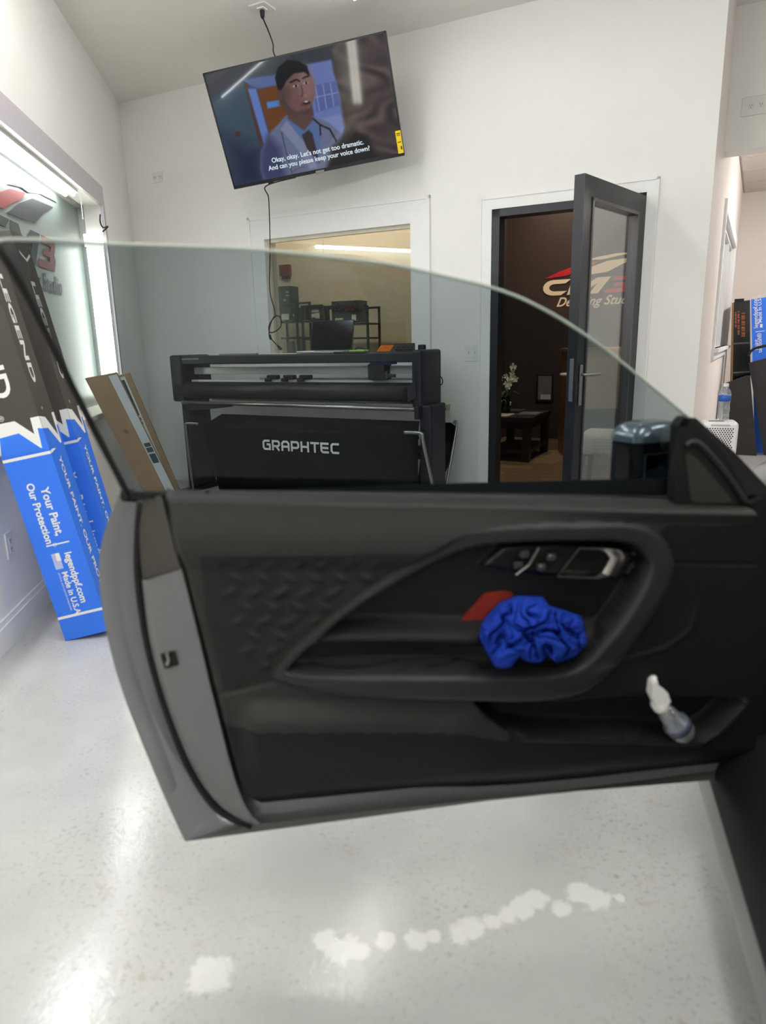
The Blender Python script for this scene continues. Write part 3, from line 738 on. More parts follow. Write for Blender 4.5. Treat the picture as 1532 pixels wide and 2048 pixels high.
pt('platen', wbox(sL0 + .1, sR0 + .01, ZZ(600, 768, .4) - .02, ZZ(600, 768, .4), .34, .55), PB2)
zr = ZZ(600, 783, FR)
pt('front_roller_cover', tube([W(sL0 + .05, zr, FR - .03), W(sR0 + .02, zr, FR - .03)], .066, 20), mat('grained black vinyl', (30, 30, 32), .42, var=.1, bump=.2, bscale=200.), smooth=True)
pt('end_plate', prism([W(S(814, .66), zr + .055, .66), W(S(828, .66), zr + .075, .63), W(S(828, .66), zr - .03, .63), W(S(815, .66), zr - .06, .66)], N * -.08), PB)
for px in (547, 580, 612):
    s = S(px, .5); z = ZZ(px, 754, .5)
    q = pt('pinch_roller', wbox(s - .045, s + .045, z - .018, z + .016, .47, .53, .008), BLKP)
    pt('roller_wheel', tube([W(s - .05, z - .02, .535), W(s + .0, z - .02, .535)], .014, 12), BLKP, q)
s = S(752, .52)
cr = pt('tool_carriage', wbox(S(737, .55), S(770, .55), ZZ(750, 760, .55), ZZ(750, 728, .55), .44, .56, .008), BLKP)
pt('carriage_top', wbox(S(741, .56), S(782, .56), ZZ(750, 728, .56) - .004, ZZ(750, 725, .56), .46, .565), mat('blue strip', (34, 66, 140), .4), cr)
pt('tool_holder', join(lathe(W(S(773, .57), ZZ(773, 760, .57), .57), [(.006, 0), (.014, .01), (.014, .05), (.008, .06)], 14), wbox(S(772, .57), S(790, .57), ZZ(780, 755, .57), ZZ(780, 748, .57), .55, .58, .004)), PB2, cr)
# control panel with orange display
c0, c1 = S(752, .5), S(832, .5); zc0, zc1 = zt - .012, ZZ(790, 687, .5)
cp = pt('control_panel', prism([W(c0, zc0, .56), W(c1, zc0, .56), W(c1 - .045, zc1, .46), W(c0 + .045, zc1, .46)], N * -.05), BLKP)
nn = np.cross(U, (W(0, zc1, .46) - W(0, zc0, .56))); nn /= np.linalg.norm(nn)
vv = (W(0, zc1, .46) - W(0, zc0, .56)); vl = np.linalg.norm(vv); vv /= vl
pt('display', cbox(W(c0 + .085, zc0, .56) + vv * vl * .5 + nn * .001, U, vv, nn, .10, vl * .62, .003), emission('orange display', lin((238, 128, 40)), .85), cp)
pt('display_text', cbox(W(c0 + .085, zc0, .56) + vv * vl * .55 + nn * .003, U, vv, nn, .04, vl * .06, .001), mat('display ink', (120, 60, 20), .6), cp)
for i in range(4):
    for j in range(2):
        pt('button', cbox(W(c0 + .18 + i * .035, zc0, .56) + vv * vl * (.35 + .3 * j) + nn * .002, U, vv, nn, .018, .010, .004, .001), PB2, cp)
pt('lock_knob', join(wbox(S(838, .42), S(851, .42), zt - .01, ZZ(845, 689, .42), .40, .44, .008)), BLKP)
# roll bars under the body
bz0 = ZZ(600, 806, .62)
pt('roll_bar', tube([W(sL0 + .12, ZZ(440, 806, .64), .64), W(S(838, .64), ZZ(838, 819, .64), .64)], .014, 12), STEEL, smooth=True)
pt('roll_bar', tube([W(sL0 + .1, ZZ(440, 806, .64) - .005, .25), W(sR0, ZZ(838, 819, .64) + .01, .25)], .012, 12), STEEL, smooth=True)
pt('roll_bracket', prism([W(S(362, .6), zb - .005, .6), W(S(405, .6), zb - .01, .6), W(S(445, .6), zb + .0, .6), W(S(452, .6), zb - .035, .6), W(S(405, .6), zb - .06, .6), W(S(362, .6), zb - .07, .6)], N * -.06), PB2)
pt('roll_bracket', wbox(S(832, .62), S(842, .62), ZZ(838, 838, .62), ZZ(838, 812, .62), .56, .66, .006), BLKP)
# stand: legs, feet with casters, crossbar
for sc0, sc1 in ((S(358, FR), S(358, FR) + .07), (S(838, FR), S(838, FR) + .085)):
    lg = pt('leg', wbox(sc0, sc1, .10, zb + .01, .33, FR, .012), PB)
    ft = pt('foot', wbox(sc0, sc1, .055, .10, .08, .86, .012), PB)
    for d in (.12, .82):
        pt('caster', tube([W(sc0 + .015, .0275, d), W(sc0 + .055, .0275, d)], .0275, 14), BLKP, ft, smooth=True)
pt('crossbar', wbox(S(358, FR) + .06, S(838, FR) + .02, .40, .50, .30, .34, .006), PB2)
# media basket: black cloth slung over bent rods
SB0, SB1 = S(408, .78), S(838, .78)
def bent(s, sg):
    zt_ = ZZ(600, 856, .8)
    return smooth_pts([W(s + sg * .13, zt_, .80), W(s + sg * .03, zt_, .80), W(s, zt_ - .015, .80), W(s - sg * .0, zt_ - .05, .795), W(s - sg * .045, .30, .74), W(s - sg * .07, .11, .70)], 6)
pt('basket_rod', tube(bent(S(362, .8), 1), .0095, 10), STEEL, smooth=True)
pt('basket_rod', tube(bent(S(844, .8), -1), .0115, 10), STEEL, smooth=True)
pt('basket_rod', tube(smooth_pts([W(S(905, .12), ZZ(905, 846, .12), .10), W(S(913, .12), ZZ(913, 856, .12), .12), W(S(898, .2), .12, .3)], 6), .010, 10), STEEL, smooth=True)
# front apron of the basket: top edge sagging, slightly narrower at the foot
n1, n2 = 40, 16; Vc, Fc = [], []
for j in range(n2 + 1):
    v = j / n2
    for i in range(n1 + 1):
        u_ = i / n1
        s0 = S(404, .74) + (S(418, .72) - S(404, .74)) * v; s1 = S(836, .74) - .02 * v
        zt2 = ZZ(404, 846, .74) + (ZZ(836, 866, .74) - ZZ(404, 846, .74)) * u_ - .004 * math.sin(math.pi * u_)
        z = zt2 + (.10 - zt2) * v
        Vc.append(W(s0 + (s1 - s0) * u_, z, .745 - .05 * v + .012 * math.sin(math.pi * v) + .0015 * math.sin(u_ * 40 + v * 5) * v))
for j in range(n2):
    for i in range(n1):
        a = j * (n1 + 1) + i; Fc.append((a, a + 1, a + n1 + 2, a + n1 + 1))
ba = pt('basket_front', (Vc, Fc), CLOTH, smooth=True)
md = ba.modifiers.new('thickness', 'SOLIDIFY'); md.thickness = .004; md.offset = -1
# upper hem strip further back
pt('basket_top', (lambda A: (A, [(0, 1, 2, 3), (3, 2, 5, 4)]))([W(S(430, .6), ZZ(430, 829, .6), .55), W(S(832, .6), ZZ(832, 844, .6), .55), W(S(836, .74), ZZ(836, 866, .74), .742), W(S(404, .74), ZZ(404, 847, .74), .742), W(S(408, .6), ZZ(408, 880, .6), .55), W(S(832, .6), ZZ(832, 880, .6), .55)]), CLOTH)
pt('basket_rear', prism([W(S(850, .1), ZZ(880, 846, .1), .1), W(S(902, .1), ZZ(902, 845, .1), .1), W(S(912, .1), ZZ(912, 853, .1), .1), W(S(914, .1), ZZ(914, 862, .1), .1), W(S(900, .1), ZZ(900, 930, .1), .12), W(S(880, .1), .08, .3), W(S(850, .1), .08, .3)], N * .006), CLOTH)
# GRAPHTEC in block strokes on the cloth
q0 = WS(526, 889, .752); q1 = WS(682, 896, .752)
lw = q1[0] - q0[0]; lh = (ZZ(527, 877, .752) - ZZ(527, 899, .752)) * .93
glyph = {
 'G': [[(.88, .9), (.25, .9), (.1, .75), (.1, .25), (.25, .1), (.88, .1), (.88, .55), (.5, .55)]],
 'R': [[(.1, 0), (.1, .9), (.75, .9), (.88, .78), (.88, .55), (.75, .42), (.1, .42)], [(.5, .42), (.88, 0)]],
 'A': [[(.1, 0), (.1, .72), (.28, .9), (.7, .9), (.88, .72), (.88, 0)], [(.1, .42), (.88, .42)]],
 'P': [[(.1, 0), (.1, .9), (.75, .9), (.88, .78), (.88, .48), (.75, .35), (.1, .35)]],
 'H': [[(.1, 0), (.1, 1)], [(.88, 0), (.88, 1)], [(.1, .5), (.88, .5)]],
 'T': [[(0, .9), (1, .9)], [(.5, 0), (.5, .9)]],
 'E': [[(.95, .9), (.1, .9), (.1, .25), (.25, .1), (.95, .1)], [(.1, .5), (.9, .5)]],
 'C': [[(.95, .9), (.25, .9), (.1, .75), (.1, .25), (.25, .1), (.95, .1)]]}
cw = lw / 8; LN = []
for i, ch in enumerate('GRAPHTEC'):
    for pl in glyph[ch]: LN.append([((i + .06 + x * .86) * cw, y * lh) for x, y in pl])
zg0 = ZZ(527, 899, .752)
sg = (ZZ(680, 908, .752) - zg0) / lw
xg = U + Z * sg * .6; xg /= np.linalg.norm(xg)
pt('lettering', strokes(LN, lh * .2, W(q0[0], zg0, .7615), xg, Z), mat('white cloth print', (222, 226, 226), .7, var=.02), ba)

# things on and around the plotter
lp_ = thing('laptop', W(S(658, .47), zt, .47), 'open dark laptop standing on top of the plotter', 'laptop')
a, b_ = S(614, .47), S(701, .47)
tri_mesh('base', *wbox(a - .01, b_ + .01, zt - .006, zt + .012, .40, .58, .004), mat('silver laptop', (190, 192, 194), .35, metal=.7), lp_)
sx0 = W(a + .012, zt + .012, .42); up = Z * .98 - N * .2; up /= np.linalg.norm(up); hL = (ZZ(660, 641, .38) - zt - .012) / up[2]
ld = tri_mesh('lid', *para(sx0, U * (b_ - a - .02), up * hL, np.cross(U, up) * -.008), BLKP, lp_)
tri_mesh('screen', *para(sx0 + U * .006 + up * .008 + np.cross(U, up) * .0002, U * (b_ - a - .032), up * (hL - .014), np.cross(U, up) * .0008), mat('dark glossy screen', (14, 15, 20), .08, spec=.6), lp_, ld)
s0, s1 = S(505, .5), S(592, .5)
single('paper_sheet', *wbox(S(552, .5), S(614, .5), zt - .006, zt - .003, .40, .58), WHITEINK, W(S(582, .5), zt, .5), 'white sheet lying on the plotter left of the laptop', 'paper')
single('light_strip_ruler', *wbox(S(447, .5), S(520, .5), zt - .007, zt + .004, .5, .53), mat('grey ruler', (150, 152, 156), .4, metal=.6), W(S(480, .5), zt, .5), 'thin grey ruler lying on the left of the plotter top', 'ruler')
gs = S(714, .54)
r = thing('squeegee', W(gs, zt, .54), 'lime green squeegee with a dark handle on the plotter top', 'tool')
tri_mesh('blade', *wbox(S(704, .5), S(734, .5), zt - .0075, zt + .014, .46, .53, .005), mat('lime plastic', (146, 190, 70), .45), r)
tri_mesh('handle', *tube(smooth_pts([W(S(712, .5), zt + .012, .5), W(S(716, .5), zt + .026, .5), W(S(726, .5), zt + .024, .5), W(S(732, .5), zt + .012, .5)], 5), .006, 8), BLKP, r)
single('tool_tray', *wbox(S(672, .58), S(735, .58), zt - .0075, zt + .004, .55, .60, .003), mat('dark tray', (48, 50, 54), .5), W(S(700, .58), zt - .02, .58), 'dark flat tray on the front lip of the plotter top', 'tray')
cbp = [W(sR1 + .005, ZZ(880, 748, .3), .3), WX(884, 757, .3), WX(884, 768, .3), W(sR1 + .003, ZZ(878, 771, .3), .3)]
single('looped_cable', *tube(smooth_pts(cbp, 6), .004, 8), BLKP, cbp[0], 'thin black cable loop on the right end of the plotter', 'cable', smooth=True)
# outlet strip on the wall right of the plotter
r = thing('outlet_strip', W(S(886, .02), ZZ(886, 815, .0), 0), 'beige multi outlet strip on the wall beside the plotter', 'outlet')
a0 = WS(872, 824, .03); a1 = WS(897, 809, .03)
tri_mesh('plate', *prism([W(S(868, .04), ZZ(868, 828, .04), .04), W(S(896, .04), ZZ(896, 821, .04), .04), W(S(897, .04), ZZ(897, 809, .04), .04), W(S(868, .04), ZZ(868, 813, .04), .04)], N * -.04), mat('ivory plastic', (196, 186, 150), .5), r)
for i, px in enumerate((875, 880, 885, 890)):
    tri_mesh('outlet_slot', *wbox(S(px, .041) - .006, S(px, .041) + .006, ZZ(px, 822 - i * .8, .041), ZZ(px, 817 - i * .8, .041), .0405, .042), BLKP, r)
# wall plates
def plate(name, ctr, ax, nrm, wd, ht, label, cat, kind):
    r = thing(name, ctr, label, cat)
    ctr = np.array(ctr)
    pl = tri_mesh('plate', *cbox(ctr + nrm * .004, ax, nrm, Z, wd, .008, ht, .003), WHITEP, r)
    if kind == 'switch':
        for q in (-.023, .023):
            tri_mesh('toggle', *cbox(ctr + nrm * .012 + ax * q + Z * .003, ax, nrm, Z, .009, .014, .022, .002), WHITEP, r)
            for zz in (-.03, .03): tri_mesh('screw', *cbox(ctr + nrm * .0085 + ax * q + Z * zz, ax, nrm, Z, .005, .002, .005), STEEL, r)
    else:
        off = ((-.019, Z), (.019, Z)) if kind == 'v' else ((-.03, ax), (.03, ax))
        for q, dv in off:
            c = ctr + np.array(dv) * q
            tri_mesh('socket_face', *cbox(c + nrm * .0088, ax, nrm, Z, .032, .003, .028, .001), WHITEP, r)
            for e in (-.006, .006): tri_mesh('slot', *cbox(c + nrm * .0108 + ax * e + Z * .003, ax, nrm, Z, .0025, .001, .009), BLKP, r)
            tri_mesh('ground_hole', *cbox(c + nrm * .0108 - Z * .008, ax, nrm, Z, .004, .001, .004), BLKP, r)
s, z = WS(943.5, 706, 0)
plate('light_switch', W(s, z, 0), U, N, .115, .118, 'white double light switch left of the glass door', 'switch', 'switch')
s, z = WS(316, 355, 0)
plate('wall_outlet', W(s, z, 0), U, N, .115, .08, 'white outlet high on the wall below left of the television', 'outlet', 'h')
p = LX(17, 1090, 0); plate('wall_outlet', p, UL, NL, .075, .118, 'white outlet low on the left wall beside the blue boxes', 'outlet', 'v')
hq = onp(1512, 211, P_(.74, 0), DV)
plate('wall_outlet', hq, NR, -DV, .17, .115, 'white double outlet high on the header over the passage', 'outlet', 'h')

# ================================================================== BOXES ALONG THE LEFT WALL
BLUE = mat('printed blue card', (50, 118, 236), .55, var=.02, scale=6.)
CHAR = mat('printed charcoal card', (70, 64, 60), .6, var=.04, scale=8.)
KRAFT = mat('brown cardboard', (148, 124, 98), .8, spec=.2, var=.05, scale=10.)
def film_box(base, th, wd, dp, ln, label, first):
    t = math.radians(th); ax = -math.sin(t) * NL + math.cos(t) * Z; e1 = math.cos(t) * NL + math.sin(t) * Z; e2 = -UL
    base = np.array(base, float)
    r = thing('film_box', base, label, 'box', 'tall blue and charcoal film boxes')
    def Q(a, b, l): return base + e1 * a + e2 * b + ax * l
    CUT = .93
    tri_mesh('lower_sleeve', *para(base, e1 * wd, e2 * dp, ax * CUT), BLUE, r)
    up_ = tri_mesh('upper_sleeve', *para(Q(0, 0, CUT), e1 * wd, e2 * dp, ax * (ln - CUT)), CHAR, r)
    fn = -e2; sn = e1
    def front(pts, m, name, off=.0008): tri_mesh(name, *decal([Q(a, 0, l) for a, l in pts], fn, off), m, r)
    def side(pts, m, name, off=.0008): tri_mesh(name, *decal([Q(wd, b, l) for b, l in pts], sn, off), m, r)
    k = wd
    # white zigzag with blue peaks under it, wrapping both faces
    front([(0, .83), (0, .955), (k * .5, .955), (k * .8, .89), (k * .82, .955), (k, .955), (k, .83)], WHITEINK, 'zigzag_print')
    front([(0, .82), (k * .1, .90), (k * .5, .905), (k * .86, .825), (k * .90, .91), (k, .905), (k, .82)], BLUE, 'zigzag_print', .0012)
    front([(k * .8, .89), (k * .82, .956), (k * .5, .956)], CHAR, 'zigzag_print', .0014)
    side([(0, .83), (0, .955), (dp * .35, .945), (dp * .8, .86), (dp * .82, .955), (dp, .955), (dp, .83)], WHITEINK, 'zigzag_print')
    side([(0, .82), (0, .905), (dp * .3, .90), (dp * .86, .81), (dp * .9, .9), (dp, .9), (dp, .80)], BLUE, 'zigzag_print', .0012)
    side([(dp * .8, .86), (dp * .82, .956), (dp * .35, .956)], CHAR, 'zigzag_print', .0014)
    for l in (.80, .10):
        front([(0, l), (k, l), (k, l + .012), (0, l + .012)], WHITEINK, 'white_line', .001)
        if l > .5: side([(0, l), (dp, l + .03), (dp, l + .042), (0, l + .012)], WHITEINK, 'white_line', .001)
    front([(k * .28, .425), (k * .78, .425), (k * .78, .431), (k * .28, .431)], WHITEINK, 'white_line', .001)
    def ft(s, size, a, l, bold=.012, sx=1.): tri_mesh('lettering', *text_geo(s, size, Q(a, 0, l) + fn * .0004, -ax, e1, bold=bold, sx=sx, thick=.001), WHITEINK, r)
    def stx(s, size, b, l, bold=.012, sx=1., m=WHITEINK): tri_mesh('lettering', *text_geo(s, size, Q(wd, b, l) + sn * .0004, -ax, e2, bold=bold, sx=sx, thick=.001), m, r)
    ft('Your Paint,', .046, k * .56, .67, .028); ft('Our Protection', .042, k * .30, .70, .028); ft('®', .022, k * .42, .375 + .06, .0)
    ft('legendppf.com', .040, k * .60, .385, .028); ft('Made in U.S.A.', .034, k * .41, .305, .024)
    ft('of U.S.A. and imported components', .012, k * .33, .305, .0)
    for i in range(7):
        a = k * (.32 + .024 * i)
        front([(a, .39), (a + k * .013, .39), (a + k * .013, .32), (a, .32)], WHITEINK, 'flag_stripe', .001)
    front([(k * .40, .39), (k * .49, .39), (k * .49, .355), (k * .40, .355)], WHITEINK, 'flag_canton', .0011)
    stx('YOUR PAINT. OUR PROTECTION.', .046, dp * .36, .775, .03, 1.12)
    ft('LEGEND', .105, k * .26, 1.56, .02, 1.3); ft('®', .03, k * .2, .985, .0)
    stx('LEGEND', .066, dp * .30, 1.52, .03, 1.75); stx('®', .02, dp * .3, .99, .0)
    # outline chevrons near the top of the charcoal sleeve
    for a, b in (((.15, 1.63), (.5, 1.6)), ((.5, 1.6), (.85, 1.63))):
        side([(dp * a[0], a[1]), (dp * b[0], b[1]), (dp * b[0], b[1] + .012), (dp * a[0], a[1] + .012)], WHITEINK, 'chevron_print', .001)
    return r
B0 = np.array([-1.394, 2.748, 0.])
film_box(B0, 10, .19, .19, 1.72, 'tall blue and charcoal film box leaning on the left wall, nearest the camera', True)
film_box(B0 - UL * .345 + NL * .012, 10, .19, .19, 1.72, 'tall blue and charcoal film box standing behind the nearest one', False)
# plain brown shipping boxes leaning further back
def lean_box(name, tl, tr, bl, P, nrm, foot, depth, label, marks):
    o = onp(*bl, P, nrm); a = onp(*tl, P, nrm); b = onp(*tr, P, nrm)
    ax = a - o; ex = b - a
    ext = ax * ((a[2] - foot) / (a[2] - o[2]))
    o = a - ext
    r = thing(name, o, label, 'box', 'brown shipping boxes in the corner')
    nr = np.array(nrm) / np.linalg.norm(nrm)
    tri_mesh('carton', *para(o, ex, ext, -nr * depth), KRAFT, r)
    def Q(x, y): return o + ex * x + ext * y
    for nm, pts, m, off in marks:
        tri_mesh(nm, *decal([Q(x, y) for x, y in pts], nr, off), m, r)
    return r, Q, nr, ex, ext
TEAL = mat('dark teal tape print', (44, 66, 70), .6, var=.04)
LAB = mat('pale label', (200, 204, 204), .6, var=.02)
nb = np.array([.30, -.95, 0.]); nb /= np.linalg.norm(nb)
pk = L(2.2, 0, .30)
_, Q, nr, ex, ext = lean_box('shipping_box', (170, 757), (232, 745), (287, 985), pk, nb, 0.0, .12,
    'brown shipping box leaning below the upright tube light, left one of the pair',
    [('tape_label', [(.72, .10), (1., .10), (1., .99), (.72, .99)], LAB, .0008),
     ('label_block', [(.76, .545), (.97, .545), (.97, .57), (.76, .57)], TEAL, .0014), ('label_block', [(.76, .51), (.97, .51), (.97, .54), (.76, .54)], TEAL, .0014),
     ('label_block', [(.76, .44), (.97, .44), (.97, .50), (.76, .50)], TEAL, .0014),
     ('round_stamp', [(.42 + .08 * math.cos(a), .66 + .014 * math.sin(a)) for a in np.linspace(0, 6.28, 14)[:-1]], mat('stamp ink', (120, 96, 72), .8), .0008)])
pk2 = L(1.62, 0, .38)
_, Q2, nr2, ex2, ext2 = lean_box('shipping_box', (234, 752), (258, 745), (336, 985), pk2, nb, 0.0, .10,
    'slim brown shipping box with a pale tape stripe, right one of the pair',
    [('tape_label', [(.0, .05), (.55, .05), (.55, .985), (.0, .985)], LAB, .0008),
     ('label_block', [(.08, .72), (.42, .72), (.42, .965), (.08, .965)], TEAL, .0014), ('label_block', [(.08, .685), (.42, .685), (.42, .705), (.08, .705)], TEAL, .0014),
     ('label_block', [(.08, .655), (.42, .655), (.42, .675), (.08, .675)], TEAL, .0014)])
# small things on the window sill
sp = L(2.42, LZ0 + .005, -.05)
r = thing('small_bottle', sp, 'small bottle with an orange label on the shop window sill', 'bottle')
tri_mesh('body', *lathe(sp, [(.02, 0), (.024, .004), (.024, .09), (.012, .11), (.012, .125)], 14), mat('milky plastic', (226, 220, 200), .4), r, smooth=True)
tri_mesh('label', *lathe(sp + Z * .02, [(.0247, 0), (.0247, .055)], 14), mat('orange label', (226, 160, 60), .5), r, smooth=True)
tri_mesh('cap', *lathe(sp + Z * .125, [(.013, 0), (.013, .02), (.001, .021)], 12), mat('green cap', (60, 96, 60), .5), r)
single('tape_roll', *lathe(L(2.62, LZ0 + .005, -.04), [(.028, 0), (.045, 0), (.045, .03), (.028, .03), (.028, 0)], 20, cap=False), BLKP, L(2.62, LZ0 + .005, -.04), 'black roll of tape on the shop window sill', 'tape')

# ================================================================== WORKROOM SEEN THROUGH THE INNER WINDOW
DW = -2.45
def rack(px0, px1, pyt, shelves, label, slant=0):
    s0, s1 = WS(px0, 640, DW)[0], WS(px1, 640, DW)[0]; zt_ = WS(px0, pyt, DW)[1]
    r = thing('storage_rack', W((s0 + s1) / 2, 0, DW - .15), label, 'rack', 'black storage racks')
    for s in (s0, s1):
        for d in (DW, DW - .3): tri_mesh('upright', *wbox(s - .012, s + .012, 0, zt_, d - .012, d + .012), BLKM, r)
    tri_mesh('top_rail', *join(wbox(s0, s1, zt_ - .024, zt_, DW - .012, DW + .012), wbox(s0, s1, zt_ - .024, zt_, DW - .312, DW - .288)), BLKM, r)
    for py in shelves:
        z = py if py < 10 else WS(px1, py, DW)[1]
        tri_mesh('shelf', *wbox(s0, s1, z - .02, z, DW - .3, DW), BLKM, r)
    return r
rack(546, 594, 604, (641, 674, 709, .2), 'black rack at the left edge of the inner window')
rack(605, 645, 611, (640, 676, 709, .2), 'narrow black rack behind the laptop')
rack(654, 735, 615, (645, 674, 709, .2), 'wide black rack right of the laptop')
BXB = mat('black carton', (34, 34, 36), .55, var=.05)
def carton(x0, y0, x1, y1, dp, label, marks, d=DW - .02):
    s0, s1 = WS(x0, y1, d)[0], WS(x1, y1, d)[0]; z1_ = WS(x0, y0, d)[1]; z0_ = WS((x0 + x1) / 2, y1, d)[1]
    r = thing('product_box', W((s0 + s1) / 2, z0_, d - dp / 2), label, 'box', 'black product boxes on the racks')
    tri_mesh('carton', *wbox(s0, s1, z0_, z1_, d - dp, d, .004), BXB, r)
    for a, b, c, e, m in marks:
        tri_mesh('label', *wbox(s0 + (s1 - s0) * a, s0 + (s1 - s0) * c, z0_ + (z1_ - z0_) * b, z0_ + (z1_ - z0_) * e, d, d + .001), m, r)
GREYL = mat('grey print', (150, 150, 150), .6); PALE = mat('pale print', (206, 202, 192), .6); REDL = mat('red print', (150, 50, 56), .6)
carton(557, 573, 582, 640, .2, 'tall black box with a pale label on the left rack', [(.25, .0, .85, .18, PALE), (.45, .5, .7, .62, GREYL), (.7, .7, .95, .74, GREYL), (.7, .8, .95, .84, GREYL)])
carton(583, 616, 613, 640, .2, 'low black box beside the tall one', [(.1, .3, .2, .5, GREYL)])
carton(620, 612, 643, 640, .2, 'black box with white patches on the narrow rack', [(.15, .2, .6, .45, PALE), (.2, .55, .8, .72, PALE), (.5, .1, .85, .5, PALE)])
carton(664, 603, 718, 645, .22, 'large black box with red lettering on the wide rack', [(.12, .0, .42, .22, PALE), (.5, .55, .85, .75, REDL), (.74, .08, .9, .35, PALE), (.1, .6, .16, .7, GREYL), (.26, .6, .32, .7, GREYL)])
for px, h, nm in ((582, .13, 'grey jar on the lower shelf of the left rack'), (603, .16, 'clear jar on a low shelf of the narrow rack')):
    s = WS(px, 690, DW - .1)[0]; zb_ = 0.98 if px < 600 else .98
    b = W(s, WS(594 if px < 600 else 645, 709, DW)[1] + .001, DW - .1)
    single('jar', *lathe(b, [(.05, 0), (.055, .01), (.055, h), (.045, h + .02), (.045, h + .03), (.001, h + .03)], 16), mat('smoky jar', (110, 108, 100), .3), b, nm, 'jar', smooth=True)
b = W(WS(700, 700, DW - .1)[0], WS(735, 690, DW)[1] - .04, DW - .15)
s0, z0_ = WS(563, 553, -3.08); s1, z1_ = WS(581, 529, -3.08)
r = thing('wall_box', W((s0 + s1) / 2, z0_, -3.1), 'dark red box fixed to the workroom wall above the racks', 'box')
tri_mesh('case', *wbox(s0, s1, z0_, z1_, -3.1, -3.03, .006), mat('dark red', (122, 34, 44), .5), r)
tri_mesh('base', *wbox(s0 + .03, s1 - .02, z0_ - .04, z0_, -3.1, -3.04, .004), mat('dark base', (60, 40, 40), .5), r)

# ================================================================== RECEPTION BEHIND THE GLASS DOOR
DKW = mat('dark stained wood', (38, 30, 28), .4, var=.12, scale=20.)
ct = thing('coffee_table', W(2.92, 0.01, -2.4), 'dark low coffee table with a lower shelf inside the doorway', 'table')
tri_mesh('table_top', *wbox(2.68, 3.17, .42, .47, -2.82, -1.98, .004), DKW, ct)
tri_mesh('apron', *wbox(2.71, 3.14, .35, .42, -2.79, -2.01), DKW, ct)
tri_mesh('lower_shelf', *wbox(2.70, 3.15, .10, .13, -2.80, -2.0), DKW, ct)
for s in (2.69, 3.08):
    for d in (-2.07, -2.81):
        tri_mesh('leg', *wbox(s, s + .075, .0105, .42, d, d + .075), DKW, ct)
for i, (s, d, a, nm, c) in enumerate(((2.81, -2.14, .0, 'magazine with a pale cover on the front of the coffee table', (196, 184, 172)), (2.80, -2.62, .0, 'dark magazine lying on the back of the coffee table', (60, 58, 62)), (3.05, -2.36, .0, 'grey magazine on the coffee table corner', (120, 112, 108)))):
    ex_ = U * math.cos(a) + N * math.sin(a); ey_ = -U * math.sin(a) + N * math.cos(a)
    r = thing('magazine', W(s, .47, d), nm, 'magazine', 'magazines on the coffee table')
    tri_mesh('cover', *cbox(W(s, .476, d), ex_, ey_, Z, .21, .28, .01, .001), mat('cover %d' % i, c, .35, var=.25, scale=18.), r)
    tri_mesh('title_block', *cbox(W(s, .4815, d) + ey_ * -.1, ex_, ey_, Z, .17, .04, .0006), mat('title ink', (150, 120, 100), .5), r)
# vase with white orchids
vb = W(WS(1010, 835, -2.35)[0], .47, -2.35)
r = thing('potted_orchid', vb, 'dark vase of white orchids on the coffee table', 'plant')
tri_mesh('vase', *lathe(vb, [(.04, 0), (.055, .02), (.06, .10), (.045, .17), (.05, .18), (.042, .176), (.036, .15)], 18), GLOSSB, r, smooth=True)
PET = mat('white petal', (236, 232, 212), .6, spec=.2, var=.04); LEAF = mat('leaf green', (66, 84, 58), .5, var=.15)
top = WX(1022, 755, -2.35)
tri_mesh('stem', *tube(smooth_pts([vb + Z * .15, vb + Z * .3 + U * .02, WX(1012, 735, -2.35), WX(1027, 728, -2.35)], 6), .004, 6), LEAF, r)
flowers = [(1003, 757), (1012, 752), (1018, 758), (1026, 755), (1021, 766), (1031, 758), (1013, 768), (1027, 733), (1025, 745), (1016, 774), (1000, 796), (1008, 804), (1018, 806)]
for px, py in flowers:
    c = WX(px, py, -2.32 + random.uniform(-.03, .03)); rr = .034 * random.uniform(.8, 1.15); parts = []
    for i in range(5):
        q = 2 * math.pi * i / 5 + random.random(); dx = U * math.cos(q) + Z * math.sin(q); dy = -U * math.sin(q) + Z * math.cos(q)
        ring = [c + dx * rr * .05 + N * .002] + [c + dx * rr * a_ + dy * rr * b_ + N * h_ for a_, b_, h_ in ((.4, .32, .006), (.85, .34, .012), (1.05, 0, .009), (.85, -.34, .012), (.4, -.32, .006))]
        parts.append((ring, [(0, 1, 2), (0, 2, 3), (0, 3, 4), (0, 4, 5)]))
    fl = tri_mesh('blossom', *join(*parts), PET, r)
    tri_mesh('blossom_centre', *lathe(c + N * .004, [(.001, 0), (.006, .003), (.001, .009)], 8, axis=N), mat('yellow centre', (214, 186, 96), .6), r, fl)
for q in range(4):
    dx = U * math.cos(q * 1.5) + N * math.sin(q * 1.5)
    pts = [vb + Z * .16, vb + Z * .24 + dx * .07, vb + Z * .21 + dx * .15]
    sp_ = smooth_pts(pts, 5); sd = np.cross(dx, Z); V, F = [], []
    for i, p_ in enumerate(sp_):
        wd_ = .022 * math.sin(math.pi * (i + .6) / (len(sp_) + .2)); V += [p_ + sd * wd_, p_ - sd * wd_]
    for i in range(len(sp_) - 1): F.append((2 * i, 2 * i + 1, 2 * i + 3, 2 * i + 2))
    tri_mesh('leaf', V, F, LEAF, r)
